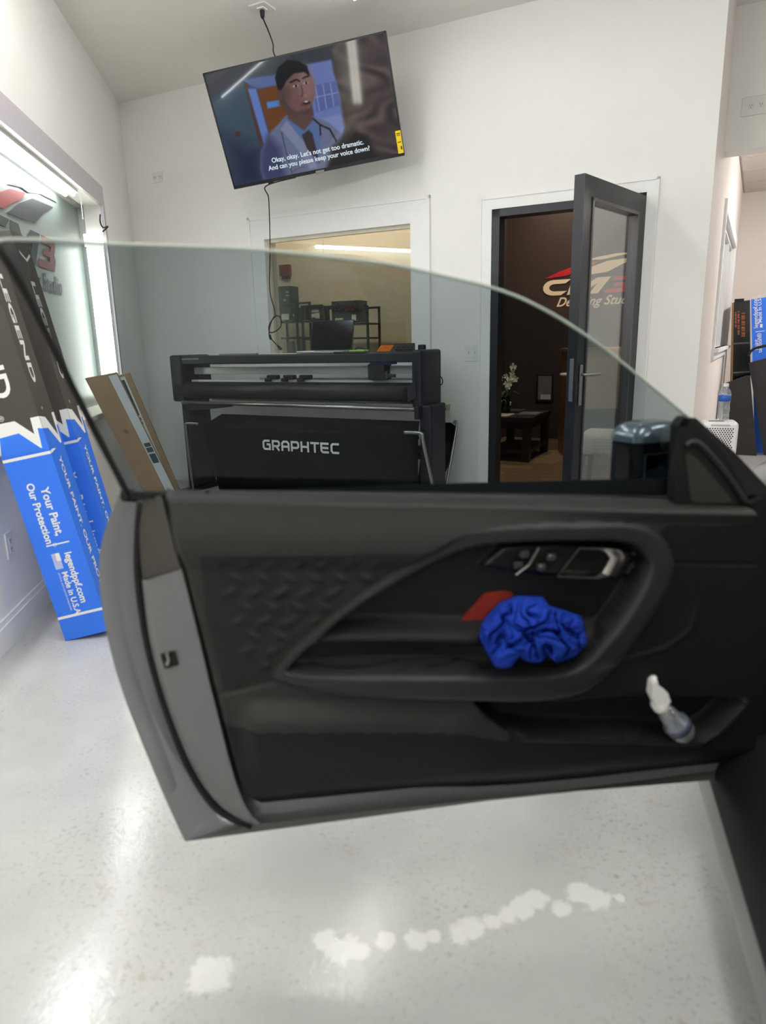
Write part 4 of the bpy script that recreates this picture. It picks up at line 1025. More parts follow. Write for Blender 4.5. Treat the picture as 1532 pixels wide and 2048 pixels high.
# framed panel on the dark wall
s0, z0_ = WS(1072, 803, -3.83); s1, z1_ = WS(1108, 748, -3.83)
r = thing('framed_panel', W((s0 + s1) / 2, z0_, -3.85), 'grey framed panel low on the dark reception wall', 'panel')
tri_mesh('frame', *wbox(s0, s1, z0_, z1_, -3.85, -3.82, .004), BLKP, r)
tri_mesh('picture', *wbox(s0 + .025, s1 - .025, z0_ + .025, z1_ - .025, -3.82, -3.817), mat('grey panel', (120, 116, 108), .4, var=.1), r)
tri_mesh('paper_note', *wbox(s0 + .06, s1 - .03, z0_ + .03, z0_ + .09, -3.817, -3.815), PALE, r)
# reception desk
dk = thing('reception_desk', W(3.8, 0.01, -2.9), 'reception desk with beige front, grey plinth and wooden end panel', 'desk')
dA = W(3.42, 0.011, -2.55)
du = W(4.2, 0, -2.85) - W(3.42, 0, -2.55); dlen = np.linalg.norm(du); du /= dlen
dn = np.array([du[1], -du[0], 0]); dn = dn if dn @ N > 0 else -dn
tri_mesh('front_panel', *para(dA + Z * .5, du * dlen, Z * .60, -dn * .05), mat('beige laminate', (206, 178, 146), .45, var=.04), dk)
tri_mesh('plinth', *para(dA, du * dlen, Z * .5, -dn * .06), mat('grey green plinth', (104, 112, 112), .5, var=.05), dk)
tri_mesh('end_panel', *para(dA - du * .03, -dn * .45, Z * 1.1, du * .03), mat('orange brown wood', (170, 112, 62), .45, var=.12, scale=9.), dk)
tri_mesh('worktop', *para(dA - du * .04 + Z * 1.10 + dn * .02, du * (dlen + .06), -dn * .5, Z * .03), mat('desk top wood', (176, 140, 100), .4, var=.08), dk)
# upholstered chair with script print
SCR = mat('cream script fabric', (214, 208, 190), .85, spec=.15, var=.05, scale=40., bump=.2, bscale=300.)
cs_, cd_ = 3.90, -.58
ch = thing('slipper_chair', W(cs_ + .25, .0, cd_ - .25), 'cream fabric chair printed with script, seen through the glass door', 'chair')
seat = tri_mesh('seat', *cbox(W(cs_ + .25, .425, cd_ - .24), U, N, Z, .52, .5, .16, .05, 4), SCR, ch, smooth=True)
tri_mesh('backrest', *cbox(W(cs_ + .49, .58, cd_ - .27), U, N, Z, .11, .54, .30, .05, 4), SCR, ch, smooth=True)
LEGM = mat('grey green legs', (92, 98, 92), .5, var=.1)
for a in (.05, .45):
    for d in (-.05, -.44):
        p0 = W(cs_ + a, .36, cd_ + d); p1 = W(cs_ + a - (.02 if a < .2 else -.02), .011, cd_ + d + (.02 if d > -.2 else -.02))
        tri_mesh('leg', *tube([p1, p0], [.016, .028], 8), LEGM, ch)
LN = []
for j in range(4):
    LN.append([(i * .011 + j * .004, .006 * math.sin(i * 2.1 + j) + .003 * math.sin(i * 5.3) - j * .024) for i in range(15)])
LN.append([(i * .016, .02 * math.sin(i * 1.4) - .12) for i in range(9)])
tri_mesh('script_print', *strokes(LN, .003, W(cs_ + .13, .475, cd_ + .012), U, Z), mat('sepia ink', (92, 84, 76), .7), ch, seat)

# ================================================================== FAR ROOM STOCK
FP = P_(3.62, 0)
def FX(px, py, q=3.62): return onp(px, py, P_(q, 0), DV)
def far_prism(name, pts, q, depth, m, label, cat, group=None, root=None, part=None):
    poly = [FX(x, y, q) for x, y in pts]
    for p_ in poly: p_[2] = max(p_[2], .002)
    g = prism(poly, DV * depth)
    if root is None: return single(name, *g, m, poly[-1], label, cat, group)
    return tri_mesh(part or name, *g, m, root)
r = thing('product_crate', np.array([*FX(1475, 760)[:2], 0.]), 'tall glossy black box with orange print standing by the passage wall', 'box')
far_prism('c', [(1468, 604), (1500, 600), (1499, 925), (1460, 925)], 3.62, .25, GLOSSB, '', '', root=r, part='carton')
tri_mesh('cardboard_edge', *prism([FX(x, y, 4.34) for x, y in ((1464, 606), (1468, 605), (1460, 925), (1456, 925))], DV * .25), mat('kraft edge', (140, 112, 76), .8), r)
tri_mesh('lid_clip', *prism([FX(x, y, 3.64) for x, y in ((1469, 598), (1488, 597), (1488, 602), (1469, 604))], DV * .1), BLKP, r)
ORG = mat('orange print', (196, 108, 56), .5, var=.3, scale=30.)
for x0, w_, y0, y1 in ((1483, 7, 625, 676), (1475, 4, 622, 672), (1470, 3, 624, 656)):
    n_ = 9
    for i in range(n_):
        ya = y0 + (y1 - y0) * i / n_; yb = ya + (y1 - y0) / n_ * (.55 + .3 * (i % 2))
        tri_mesh('orange_print', *decal([FX(a, b, 3.619) for a, b in ((x0, ya), (x0 + w_, ya), (x0 + w_, yb), (x0, yb))], -DV), ORG, r)
for yy in (684, 742):
    tri_mesh('packing_tape', *decal([FX(a, b, 3.618) for a, b in ((1464, yy + 2), (1499, yy), (1499, yy + 3), (1464, yy + 5))], -DV), mat('clear tape', (110, 112, 116), .15), r)
r = thing('film_box', np.array([*FX(1530, 700)[:2], 0.]), 'upended blue film box in the far room beside the black box', 'box')
far_prism('b', [(1502, 599), (1560, 590), (1560, 925), (1507, 925)], 3.5, .2, BLUE, '', '', root=r, part='carton')
b0 = FX(1514, 657, 3.499); xd = FX(1512.5, 610, 3.499) - b0; xl = np.linalg.norm(xd); xd /= xl; yd = np.cross(-DV, xd)
tri_mesh('lettering', *text_geo('legendppf.com', .056, FX(1516, 656, 3.498), xd, yd, bold=.01), WHITEINK, r)
tri_mesh('lettering', *text_geo('Made in U.S.A.', .05, FX(1524, 645, 3.498), xd, yd, bold=.01), WHITEINK, r)
tri_mesh('lettering', *text_geo('Paint,', .056, FX(1517, 700, 3.498), xd, yd, bold=.01), WHITEINK, r)
tri_mesh('lettering', *text_geo('tection®', .056, FX(1524, 705, 3.498), xd, yd, bold=.01), WHITEINK, r)
tri_mesh('white_line', *decal([FX(a, b, 3.498) for a, b in ((1511, 663), (1530, 661), (1530, 662), (1511, 664.5))], -DV), WHITEINK, r)
tri_mesh('flag_patch', *decal([FX(a, b, 3.498) for a, b in ((1520, 648), (1525, 648), (1525, 655), (1520, 655))], -DV), WHITEINK, r)
FOAM = mat('black foam board', (46, 45, 46), .8, var=.06, bump=.2, bscale=150.)
zf = lambda px, py, q: FX(px, py, q)[2]
far_prism('foam_board', [(1446, 772), (1452, 766), (1492, 752), (1500, 752), (1512, 925), (1440, 925)], 3.25, .08, FOAM, 'black board with a slanted top edge standing behind the air purifier', 'board', 'black boards in the far room')
far_prism('foam_board', [(1497, 726), (1535, 716), (1560, 716), (1560, 925), (1526, 925)], 3.32, .08, FOAM, 'tall black board leaning in front of the blue box at the right edge', 'board', 'black boards in the far room')
single('hanging_sling', *tube(smooth_pts([FX(1497, 712, 3.3), FX(1502, 702, 3.3), FX(1515, 695, 3.3), FX(1540, 690, 3.3)], 6), .014, 8), BLKP, FX(1497, 712, 3.3), 'black padded sling hung across the blue box', 'sling', smooth=True)

# air purifier on a small stand, with bottle
pq = onz(1472, 917, .55); pq2 = pq.copy()
ex = np.array([.94, -.34, 0]) ; ex /= np.linalg.norm(ex); ey = np.array([-ex[1], ex[0], 0])
ctr = pq - ex * .095 + ey * .08
r = thing('air_purifier', [*ctr[:2], .545], 'white air purifier with a dotted grille, standing right of the back wall', 'air purifier')
bd = tri_mesh('housing', *cbox([*ctr[:2], .545 + .105], ex, ey, Z, .19, .16, .21, .024, 4), mat('purifier white', (238, 234, 232), .35, var=.01), r, smooth=True)
dots = []
for j in range(15):
    for i in range(11):
        x = -.066 + i * .0132 + (.0066 if j % 2 else 0); z = .545 + .172 - j * .0105
        if x > .066 + .004 * math.sin(j * .7): continue
        c = np.array([*ctr[:2], z]) + ex * x - ey * .0808
        dots.append(([c + ex * .0043 * math.cos(q) + Z * .0043 * math.sin(q) for q in np.linspace(0, 2 * math.pi, 7)[:-1]], [tuple(range(6))]))
o = tri_mesh('grille_holes', *join(*dots), BLKP, r); o['kind'] = 'stuff'
tri_mesh('handle_lip', *cbox(np.array([*ctr[:2], .545 + .192]) - ey * .08, ex, ey, Z, .10, .008, .010, .004), mat('lip grey', (190, 188, 188), .4), r)
tri_mesh('control_strip', *cbox(np.array([*ctr[:2],   .545 + .2115]) - ey * .04 - ex * .02, ex, ey, Z, .08, .03, .003, .001), mat('dark strip', (90, 90, 94), .3), r)
st_ = thing('small_stand', [*ctr[:2], 0], 'low white stand under the air purifier', 'stand')
tri_mesh('stand_top', *cbox([*ctr[:2], .53], ex, ey, Z, .20, .17, .03, .004), WHITEP, st_)
for a in (-.08, .08):
    for b in (-.065, .065): tri_mesh('leg', *tube([np.array([*ctr[:2], 0]) + ex * a + ey * b, np.array([*ctr[:2], .515]) + ex * a + ey * b], .012, 8), WHITEP, st_)
bb = np.array([*ctr[:2], .756]) + ex * .02 + ey * .02
r = thing('water_bottle', bb, 'clear plastic water bottle with blue label on top of the air purifier', 'bottle')
PET_ = thin_glass('clear bottle plastic', (.90, .93, .95), .08, .05, haze=(.8, .85, .88), haze_amt=.16)
tri_mesh('body', *lathe(bb, [(.026, 0), (.031, .006), (.031, .03), (.028, .036), (.031, .045), (.031, .07), (.028, .085), (.030, .10), (.032, .12), (.032, .145), (.027, .165), (.015, .182), (.0125, .19)], 20), PET_, r, smooth=True)
tri_mesh('label', *lathe(bb + Z * .108, [(.0326, 0), (.0326, .034)], 20), mat('blue label', (40, 92, 178), .45), r, smooth=True)
tri_mesh('cap', *lathe(bb + Z * .19, [(.0145, 0), (.0145, .016), (.012, .018), (.001, .018)], 16), WHITEP, r)

# ================================================================== CAR (open driver's door and the body around its hinge)
GREYC = mat('grey car paint', (112, 114, 116), .28, metal=.35, var=.02, coat=.4)
SHUT = mat('grey shut panel', (100, 100, 102), .42, var=.02)
CARD = mat('black soft door trim', (38, 37, 36), .55, spec=.35, var=.05, scale=30., bump=.06, bscale=600.)
CARD2 = mat('black grained armrest', (32, 32, 35), .48, spec=.4, var=.05, scale=30., bump=.08, bscale=500.)
CARD3 = mat('dark quilted insert', (26, 25, 24), .6, spec=.3, var=.05, scale=40.)
CARD4 = mat('black pocket plastic', (15, 15, 16), .6, spec=.3, var=.05)
RUB = mat('black rubber seal', (16, 16, 17), .6, spec=.3)
DA = onz(520, 1645, .27); DBp = onz(1490, 1552, .27)
DE = (DBp - DA) / np.linalg.norm(DBp - DA); DM = np.array([DE[1], -DE[0], 0])
def D(px, py, w=0.): return onp(px, py, DA + DM * w, DM)
hinge = D(1500, 1550, -.06); hinge[2] = 0
car = thing('car', hinge, 'dark grey coupe with its black trimmed driver door swung open in the foreground', 'car')
def resample(P, n):
    P = [np.array(p, float) for p in P]
    ds = [0.] + list(np.cumsum([np.linalg.norm(b - a) for a, b in zip(P[:-1], P[1:])])); out = []
    for t in np.linspace(0, ds[-1], n):
        i = min(max(np.searchsorted(ds, t) - 1, 0), len(P) - 2); q = (t - ds[i]) / max(1e-9, ds[i + 1] - ds[i]); out.append(P[i] * (1 - q) + P[i + 1] * q)
    return out
def sres(P, n): return resample(smooth_pts(P, 8), n)
def loft(cols):
    n = len(cols[0]); V = [p for c in cols for p in c]; F = []
    for k in range(len(cols) - 1):
        for i in range(n - 1): F.append((k * n + i, k * n + i + 1, (k + 1) * n + i + 1, (k + 1) * n + i))
    return V, F
# --- door shell: rear shut face + outer skin
c0 = [(236, 992, -.10), (213, 1050, -.125), (199, 1110, -.14), (200, 1180, -.145), (216, 1280, -.138), (247, 1390, -.115), (300, 1525, -.075), (345, 1630, -.045), (370, 1683, -.03)]
c1 = [(262, 1003, -.095), (243, 1060, -.118), (234, 1125, -.13), (236, 1190, -.133), (252, 1285, -.128), (284, 1395, -.108), (335, 1525, -.072), (375, 1615, -.05), (410, 1655, -.035)]
c1b = [(268, 1005, -.10), (250, 1062, -.123), (242, 1127, -.135), (244, 1192, -.138), (260, 1287, -.133), (292, 1397, -.113), (343, 1525, -.077), (385, 1610, -.055), (430, 1650, -.04)]
c2 = [(284, 1003, -.085), (279, 1060, -.095), (277, 1130, -.10), (284, 1210, -.10), (302, 1310, -.095), (338, 1430, -.085), (386, 1545, -.065), (440, 1618, -.045), (505, 1648, -.02)]
c3 = [(322, 987, -.01), (335, 1040, 0), (360, 1135, 0), (395, 1270, 0), (425, 1390, 0), (468, 1555, 0), (498, 1625, -.005), (520, 1645, -.01)]
NC = 36
K0, K1, K1b, K2 = [sres([D(*p) for p in c], NC) for c in (c0, c1, c1b, c2)]
K2in = [p - DM * .02 + DE * .012 for p in K2]
# outer skin: runs from the rear edge forward to the hinge side
skin = [K0]
for q in np.linspace(.0, 1., 12)[1:]:
    row = []
    for i, p in enumerate(K0):
        v = i / (NC - 1); s_end = 1.03; z_end = .93 + (.27 - .93) * v
        s_cur = (p - DA) @ DE; w_cur = (p - DA) @ DM
        row.append(DA * np.array([1, 1, 0]) + DE * (s_cur + (s_end - s_cur) * q) + Z * (p[2] + (z_end - p[2]) * q) + DM * (w_cur - .025 * math.sin(math.pi * q) * (1 - v)))
    skin.append(row)
V1, F1_ = loft([K2in, K2, K1b, K1, K0]); V2, F2_ = loft(skin)
K3b = sres([D(*p) for p in c3], NC)
bot = [r[-1] for r in skin]; bin_ = resample([D(*p) for p in ((520, 1648, -.012), (700, 1626, -.012), (1000, 1595, -.012), (1490, 1555, -.012))], len(bot))
V3, F3_ = loft([bot, bin_])
door = tri_mesh('door', *join((V1, F1_), (V2, F2_)), GREYC, car, smooth=True)
tri_mesh('lower_edge', V3, F3_, mat('dark lower edge', (58, 57, 56), .5), car, door, True)
def dp_(name, g, m, smooth=False): return tri_mesh(name, *g, m, car, door, smooth)
dp_('weatherstrip', tube([p + DM * .004 for p in K2], .009, 8), RUB, True)
ev = lambda P, n, a, b: resample(P, n)
up2 = sres([D(*p) for p in ((284, 1003, -.075), (279, 1060, -.082), (281, 1120, -.086), (286, 1166, -.086))], 14)
up3 = sres([D(*p) for p in ((322, 990, -.012), (335, 1040, -.006), (350, 1100, -.006), (362, 1142, -.006))], 14)
upm = [a * .5 + b * .5 - DM * .006 for a, b in zip(up2, up3)]
dp_('end_cap', loft([up2, upm, up3]), mat('brown black trim', (54, 50, 46), .5), True)
lo2 = sres([D(*p) for p in ((284, 1160, -.074), (300, 1285, -.078), (336, 1415, -.070), (385, 1535, -.054), (440, 1612, -.036), (512, 1648, -.012))], 24)
lo3 = sres([D(*p) for p in ((363, 1138, -.004), (396, 1270, -.004), (425, 1390, -.004), (468, 1555, -.004), (498, 1625, -.008), (521, 1646, -.011))], 24)
lom = [a * .82 + b * .18 + DM * .010 for a, b in zip(lo2, lo3)]
dp_('shut_panel', loft([[p - DM * .02 for p in lo2], lo2, lom, lo3]), SHUT, True)
lt = [D(*p) for p in ((322, 1308, -.050), (350, 1300, -.038), (357, 1328, -.036), (330, 1335, -.047))]
dp_('door_latch', prism([p + DM * .006 for p in lt], -DM * .02), RUB)
dp_('latch_hook', tube([D(334, 1306, -.036), D(338, 1320, -.036), D(334, 1330, -.036)], .0035, 8), STEEL)
dp_('edge_bumper', lathe(D(258, 1003, -.10), [(.002, 0), (.014, .003), (.016, .012), (.014, .022), (.002, .024)], 14), RUB, True)
# --- inner door card: one sculpted surface, split into its pieces
Lc = sres([np.array(p[:2]) for p in c3], 160)
Rc = sres([(1500, 1008), (1508, 1150), (1513, 1300), (1510, 1450), (1492, 1551)], 160)
NU = 300
Tc = sres([(322, 987), (600, 990), (900, 995), (1200, 1002), (1500, 1008)], NU); Bc = sres([(520, 1645), (700, 1623), (1000, 1592), (1250, 1570), (1492, 1551)], NU)
Lc, Rc, Tc, Bc = map(np.array, (Lc, Rc, Tc, Bc)); NV = 160
uu = np.linspace(0, 1, NU)[None, :, None]; vv_ = np.linspace(0, 1, NV)[:, None, None]
PXY = (1 - uu) * Lc[:, None] + uu * Rc[:, None] + (1 - vv_) * Tc[None] + vv_ * Bc[None] - ((1 - uu) * (1 - vv_) * Tc[0] + uu * (1 - vv_) * Tc[-1] + (1 - uu) * vv_ * Bc[0] + uu * vv_ * Bc[-1])
X, Y = PXY[..., 0], PXY[..., 1]
def pdist(P, closed=False):
    P = [np.array(p, float) for p in P]; m = np.full(X.shape, 1e9); tt = np.zeros(X.shape); n = len(P)
    segs = list(zip(P, P[1:] + ([P[0]] if closed else [])))
    for i, (a, b) in enumerate(segs):
        ab = b - a; t = np.clip(((X - a[0]) * ab[0] + (Y - a[1]) * ab[1]) / (ab @ ab + 1e-9), 0, 1)
        dd = np.hypot(X - a[0] - t * ab[0], Y - a[1] - t * ab[1]); k = dd < m; m = np.where(k, dd, m); tt = np.where(k, i + t, tt)
    return m, tt
def pinside(P):
    ins = np.zeros(X.shape, bool); n = len(P)
    for i in range(n):
        (ax, ay), (bx, by) = P[i][:2], P[(i + 1) % n][:2]
        c = ((ay > Y) != (by > Y)); xs = (bx - ax) * (Y - ay) / (by - ay + 1e-9) + ax; ins ^= c & (X < xs)
    return ins
sst = lambda a, b, x: (lambda t: t * t * (3 - 2 * t))(np.clip((x - a) / (b - a), 0, 1))
loopc = [(556, 1350, 10, .006), (600, 1300, 8, .006), (700, 1218, 8, .006), (800, 1153, 9, .007), (900, 1096, 12, .010), (960, 1076, 15, .013), (1060, 1066, 16, .016), (1180, 1063, 17, .020), (1245, 1064, 19, .022), (1283, 1076, 22, .025), (1305, 1103, 24, .028), (1308, 1135, 24, .030), (1288, 1185, 24, .032), (1240, 1255, 24, .036), (1185, 1316, 25, .042), (1140, 1345, 26, .046), (1080, 1355, 27, .05), (1000, 1358, 27, .05), (850, 1358, 26, .046), (700, 1357, 22, .036), (610, 1356, 15, .018)]
lp2 = np.array([np.array(p) for p in smooth_pts([np.array(p, float) for p in loopc + [loopc[0]]], 4)])
m, tt = pdist([p[:2] for p in lp2])
ti = np.clip(tt, 0, len(lp2) - 1.001); i0 = ti.astype(int); fq = ti - i0
hw = lp2[i0, 2] * (1 - fq) + lp2[np.minimum(i0 + 1, len(lp2) - 1), 2] * fq; hh = lp2[i0, 3] * (1 - fq) + lp2[np.minimum(i0 + 1, len(lp2) - 1), 3] * fq
inside = pinside([tuple(p[:2]) for p in lp2])
rim = hh * np.sqrt(np.clip(1 - (m / (hw * 1.15)) ** 4, 0, 1))
inn = inside & (m > hw * .55)
wgt = np.zeros(X.shape)
# top ledge and upper roll
topy = 987 + (X - 322) / (1500 - 322) * 21
ty = Y - topy
wgt += -.035 * (1 - sst(0, 16, ty)) + .016 * sst(0, 95, ty) * (1 - sst(1000, 1350, X)) + .02 * sst(0, 16, ty) * sst(1000, 1350, X) - .016 * sst(110, 150, ty) * (1 - sst(800, 1100, X)) * (1 - 0) - .02 * sst(16, 40, ty) * sst(1000, 1350, X) * .4
# recess inside the loop, armrest ledge and grip slot at its foot
rec = np.where(inside, sst(.45, 1.3, m / hw), 0)
wgt += -.05 * rec
led = np.where(inside, sst(1246, 1282, Y) * (1 - sst(1288, 1300, Y)) * (1 - sst(930, 1010, X)), 0)
wgt += .045 * led + np.where(inside, .035 * sst(1246, 1282, Y) * sst(930, 1010, X), 0) + np.where(inside, .018 * sst(1290, 1302, Y) * (1 - sst(930, 1010, X)), 0)
wgt = np.maximum(wgt, np.where(m < hw * 1.15, rim + wgt * 0, -1)) if False else wgt * (1 - np.clip(rim / (hh + 1e-6), 0, 1)) + rim
# switch console across the upper part of the recess
con = pinside([(960, 1140), (1010, 1092), (1110, 1088), (1235, 1092), (1290, 1110), (1262, 1165), (1100, 1160)])
md_, _ = pdist([(960, 1140), (1010, 1092), (1110, 1088), (1235, 1092), (1290, 1110), (1262, 1165), (1100, 1160)], True)
wgt += np.where(con & inn, .02 * sst(0, 8, md_), 0)
# lower scallop, map pocket, bottom roll
belly = sst(1392, 1440, Y) * (1 - sst(1452, 1600, Y)) * sst(470, 520, X) * (1 - sst(900, 1040, X))
wgt += .026 * belly
pock = [(930, 1388), (962, 1420), (1005, 1452), (1060, 1460), (1270, 1468), (1392, 1474), (1425, 1455), (1480, 1398), (1440, 1388), (1250, 1384), (1120, 1396)]
pin = pinside(pock); pm, _ = pdist(pock, True)
wgt += np.where(pin, -.05 * sst(0, 14, pm), 0)
lip, _ = pdist([(1040, 1464), (1270, 1471), (1392, 1477), (1428, 1458), (1482, 1400)])
wgt += np.where(pin, 0, .010 * (1 - sst(2, 12, lip)))
cupm, _ = pdist([(1180, 1322), (1260, 1310), (1330, 1290), (1375, 1255), (1385, 1215)])
wgt += .004 * (1 - sst(1, 7, cupm)) * (~inside)
sm_, _ = pdist([(430, 1388), (480, 1380), (550, 1362)])
wgt += -.006 * (1 - sst(0, 5, sm_))
seam2, _ = pdist([(1335, 1122), (1420, 1125), (1506, 1125)])
wgt += -.003 * (1 - sst(0, 4, seam2))
boty = 1645 + (X - 520) / (1492 - 520) * (1551 - 1645)
wgt += -.05 * sst(75, 0, boty - Y) ** 1.5
wgt += -.02 * (1 - sst(0, 14, X - np.interp(Y, Lc[:, 1], Lc[:, 0])))
# quilted dashes
quilt = pinside([(398, 1106), (700, 1102), (880, 1098), (700, 1210), (598, 1296), (550, 1350), (478, 1372), (445, 1376), (410, 1240)])
for rix, ry in enumerate(range(1128, 1350, 29)):
    for k_ in range(9):
        cx_ = 440 + rix * 9 + k_ * 52 + (26 if rix % 2 else 0)
        ang = .5 if rix % 2 else -.45
        dx = (X - cx_) * math.cos(ang) + (Y - ry) * math.sin(ang); dy = -(X - cx_) * math.sin(ang) + (Y - ry) * math.cos(ang)
        wgt += np.where(quilt & (m > hw + 14), .006 * np.exp(-(dx / 15) ** 2 - (dy / 6) ** 2), 0)
GP = DA + ((np.stack([D(1, 1)] * 1)[0] * 0))
# plane points for every grid pixel, then lifted along the door normal
dirs = np.stack([(X - 766) / FPX, (Y - 1024) / FPX, np.ones_like(X)], -1) @ CAMM
tpl = ((DA - CAMP) @ DM) / (dirs @ DM)
PW = CAMP + dirs * tpl[..., None] + wgt[..., None] * DM
region = np.zeros(X.shape, int)
region[(Y > 1450 + 28 * sst(900, 1040, X)) | ((X > 1010) & (Y > 1385)) | ((X > 1100) & (Y > 1045 + np.clip(1325 - X, 0, 400)))] = 6  # hard lower plastic, plus shade right of the armrest painted in as black
region[quilt] = 1
region[pin] = 4
region[inside & (m > hw * .9)] = 3
region[m < hw * 1.2] = 2
region[con & inn] = 5
names = {0: ('door_card', CARD), 1: ('quilted_insert', CARD3), 2: ('armrest_loop', CARD2), 3: ('armrest_recess', CARD4), 4: ('map_pocket', CARD4), 6: ('lower_trim_and_shade', mat('black hard lower trim and shade', (15, 14, 15), .6, spec=.3, var=.05, scale=30.)), 5: ('switch_console', mat('gloss console', (18, 18, 19), .3))}
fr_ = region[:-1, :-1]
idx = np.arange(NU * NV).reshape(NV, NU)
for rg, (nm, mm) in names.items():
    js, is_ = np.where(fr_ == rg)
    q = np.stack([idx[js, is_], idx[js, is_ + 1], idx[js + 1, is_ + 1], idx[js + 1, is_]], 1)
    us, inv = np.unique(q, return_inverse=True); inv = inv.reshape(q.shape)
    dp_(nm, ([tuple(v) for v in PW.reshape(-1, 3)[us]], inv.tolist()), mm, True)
def DW_(px, py, w): return D(px, py, w)
# belt strip along the window slot and the lock pin
dp_('belt_seal', tube([D(x, y, -.045) for x, y in ((262, 990), (600, 990), (900, 992), (1200, 996), (1360, 1000))], .008, 8), RUB, True)
dp_('belt_filler', loft([[D(x, y, -.03) for x, y in ((322, 988), (700, 991), (1100, 998), (1500, 1008))], [D(x, y - 3, -.055) for x, y in ((322, 988), (700, 991), (1100, 998), (1500, 1008))]]), RUB)
lk = D(416, 1000, -.03)
dp_('lock_pin', lathe(lk - Z * .002, [(.008, 0), (.008, .004), (.004, .006), (.0045, .018), (.002, .022)], 12), RUB, True)
# chrome inner handle: a slanted open link
def ring_prism(outer, inner, w0, w1, mt, name):
    n = len(outer); A = [D(x, y, w1) for x, y in outer]; B = [D(x, y, w1) for x, y in inner]; C_ = [D(x, y, w0) for x, y in outer]; E_ = [D(x, y, w0) for x, y in inner]
    V = A + B + C_ + E_; F = []
    for i in range(n):
        j = (i + 1) % n
        F += [(i, j, n + j, n + i), (i, j, 2 * n + j, 2 * n + i), (n + i, n + j, 3 * n + j, 3 * n + i)]
    return dp_(name, fixF(V, F), mt)
hd = ring_prism([(1113, 1154), (1158, 1095), (1212, 1096), (1240, 1100), (1256, 1114), (1228, 1150), (1196, 1158), (1150, 1156)], [(1118, 1151), (1160, 1098), (1198, 1099), (1212, 1105), (1219, 1117), (1203, 1144), (1190, 1154), (1152, 1153)], -.03, .004, CHROME, 'inner_handle')
dp_('handle_grip', loft([[D(x, y, w_) for x, y, w_ in c] for c in (((1206, 1098, .004), (1222, 1116, .004), (1206, 1146, .004)), ((1222, 1098, .014), (1240, 1114, .014), (1214, 1150, .012)), ((1240, 1101, .010), (1257, 1115, .006), (1228, 1151, .006)), ((1246, 1106, -.01), (1262, 1118, -.014), (1232, 1154, -.014)))]), CHROME, True)
dp_('handle_cup', prism([D(x, y, -.024) for x, y in ((1124, 1150), (1164, 1101), (1200, 1102), (1216, 1118), (1200, 1142), (1186, 1152))], -DM * .003), GLOSSB)
for x, y in ((1048, 1108), (1036, 1130), (1102, 1114), (1082, 1134)):
    dp_('switch_button', cbox(D(x, y, -.006), DE, DM, Z, .018, .012, .014, .003), mat('switch grey', (52, 52, 54), .35))
for x, y in ((1100, 1111), (1081, 1132)):
    dp_('switch_icon', cbox(D(x, y, .0005), DE, DM, Z, .004, .001, .004), mat('icon white', (150, 150, 150), .5))
dp_('console_trim', tube([D(x, y, -.004) for x, y in ((1032, 1150), (1058, 1130), (1078, 1096))], .0022, 6), mat('dark chrome', (110, 108, 106), .3, metal=.8))
# window glass
TG = thin_glass('tinted door glass', (.63, .665, .68), .0, ior=1.34)
TG2 = bpy.data.materials.new('tinted inner face'); TG2.use_nodes = True; TG2.node_tree.nodes.clear()
_t = TG2.node_tree.nodes.new('ShaderNodeBsdfTransparent'); _t.inputs[0].default_value = (.63, .665, .68, 1)
TG2.node_tree.links.new(_t.outputs[0], TG2.node_tree.nodes.new('ShaderNodeOutputMaterial').inputs[0])
def gw(py): return -.052 + .15 * (990 - py) / 510.
gL = sres([(258, 994), (240, 960), (150, 785), (60, 605), (5, 510), (-14, 486)], 30); gT = sres([(-14, 486), (8, 479), (100, 480), (210, 487), (400, 494), (545, 502), (760, 525), (860, 545), (1000, 580), (1100, 625), (1200, 690), (1300, 770), (1378, 836)], 70)
gB = sres([(258, 994), (600, 994), (900, 997), (1200, 1002), (1352, 1004)], 70); gR = sres([(1352, 1004), (1360, 940), (1370, 880), (1378, 836)], 30)
gL, gT, gB, gR = map(np.array, (gL, gT, gB, gR)); a = np.linspace(0, 1, 70)[None, :, None]; b_ = np.linspace(0, 1, 30)[:, None, None]
G = (1 - a) * gL[:, None] + a * gR[:, None] + (1 - b_) * gB[None] + b_ * gT[None] - ((1 - a) * (1 - b_) * gB[0] + a * (1 - b_) * gB[-1] + (1 - a) * b_ * gT[0] + a * b_ * gT[-1])
def gpt(x, y, o=0.): return D(x, y, gw(y) + o)
front = [gpt(*p) for p in G.reshape(-1, 2)]; back = [p - DM * .004 for p in front]
F = []
for j in range(29):
    for i in range(69):
        q = j * 70 + i; F += [(q, q + 1, q + 71, q + 70), (2100 + q, 2100 + q + 70, 2100 + q + 71, 2100 + q + 1)]
gl = dp_('window_glass', (front + back, F), TG, True)
gl.data.materials.append(TG2)
for k_, p_ in enumerate(gl.data.polygons): p_.material_index = k_ % 2
ET = [gpt(*p) - DM * .002 for p in gT]
dp_('glass_edge', tube(ET, .0027, 8), mat('ground glass edge', (150, 160, 152), .3, spec=.5), True)
dp_('glass_rear_seal', tube([gpt(*p) - DM * .001 for p in gL], .0062, 8), RUB, True)
# sail panel with tweeter grille at the mirror corner
sail = [(1357, 852), (1366, 838), (1379, 834), (1398, 852), (1450, 905), (1500, 1006), (1498, 1014), (1350, 1006)]
dp_('sail_panel', prism([D(x, y, -.012) for x, y in sail], -DM * .03), CARD4)
dp_('sail_ridge', tube(smooth_pts([D(x, y, -.010) for x, y in ((1372, 892), (1384, 884), (1404, 892), (1450, 944), (1494, 1008))], 5), .006, 8), CARD, True)
dp_('tweeter_grille', prism([D(x, y, -.0105) for x, y in ((1371, 912), (1378, 906), (1395, 918), (1466, 1000), (1462, 1005), (1392, 1006), (1382, 998))], -DM * .004), mat('grey brown grille', (38, 36, 33), .5, var=.15, scale=90.))
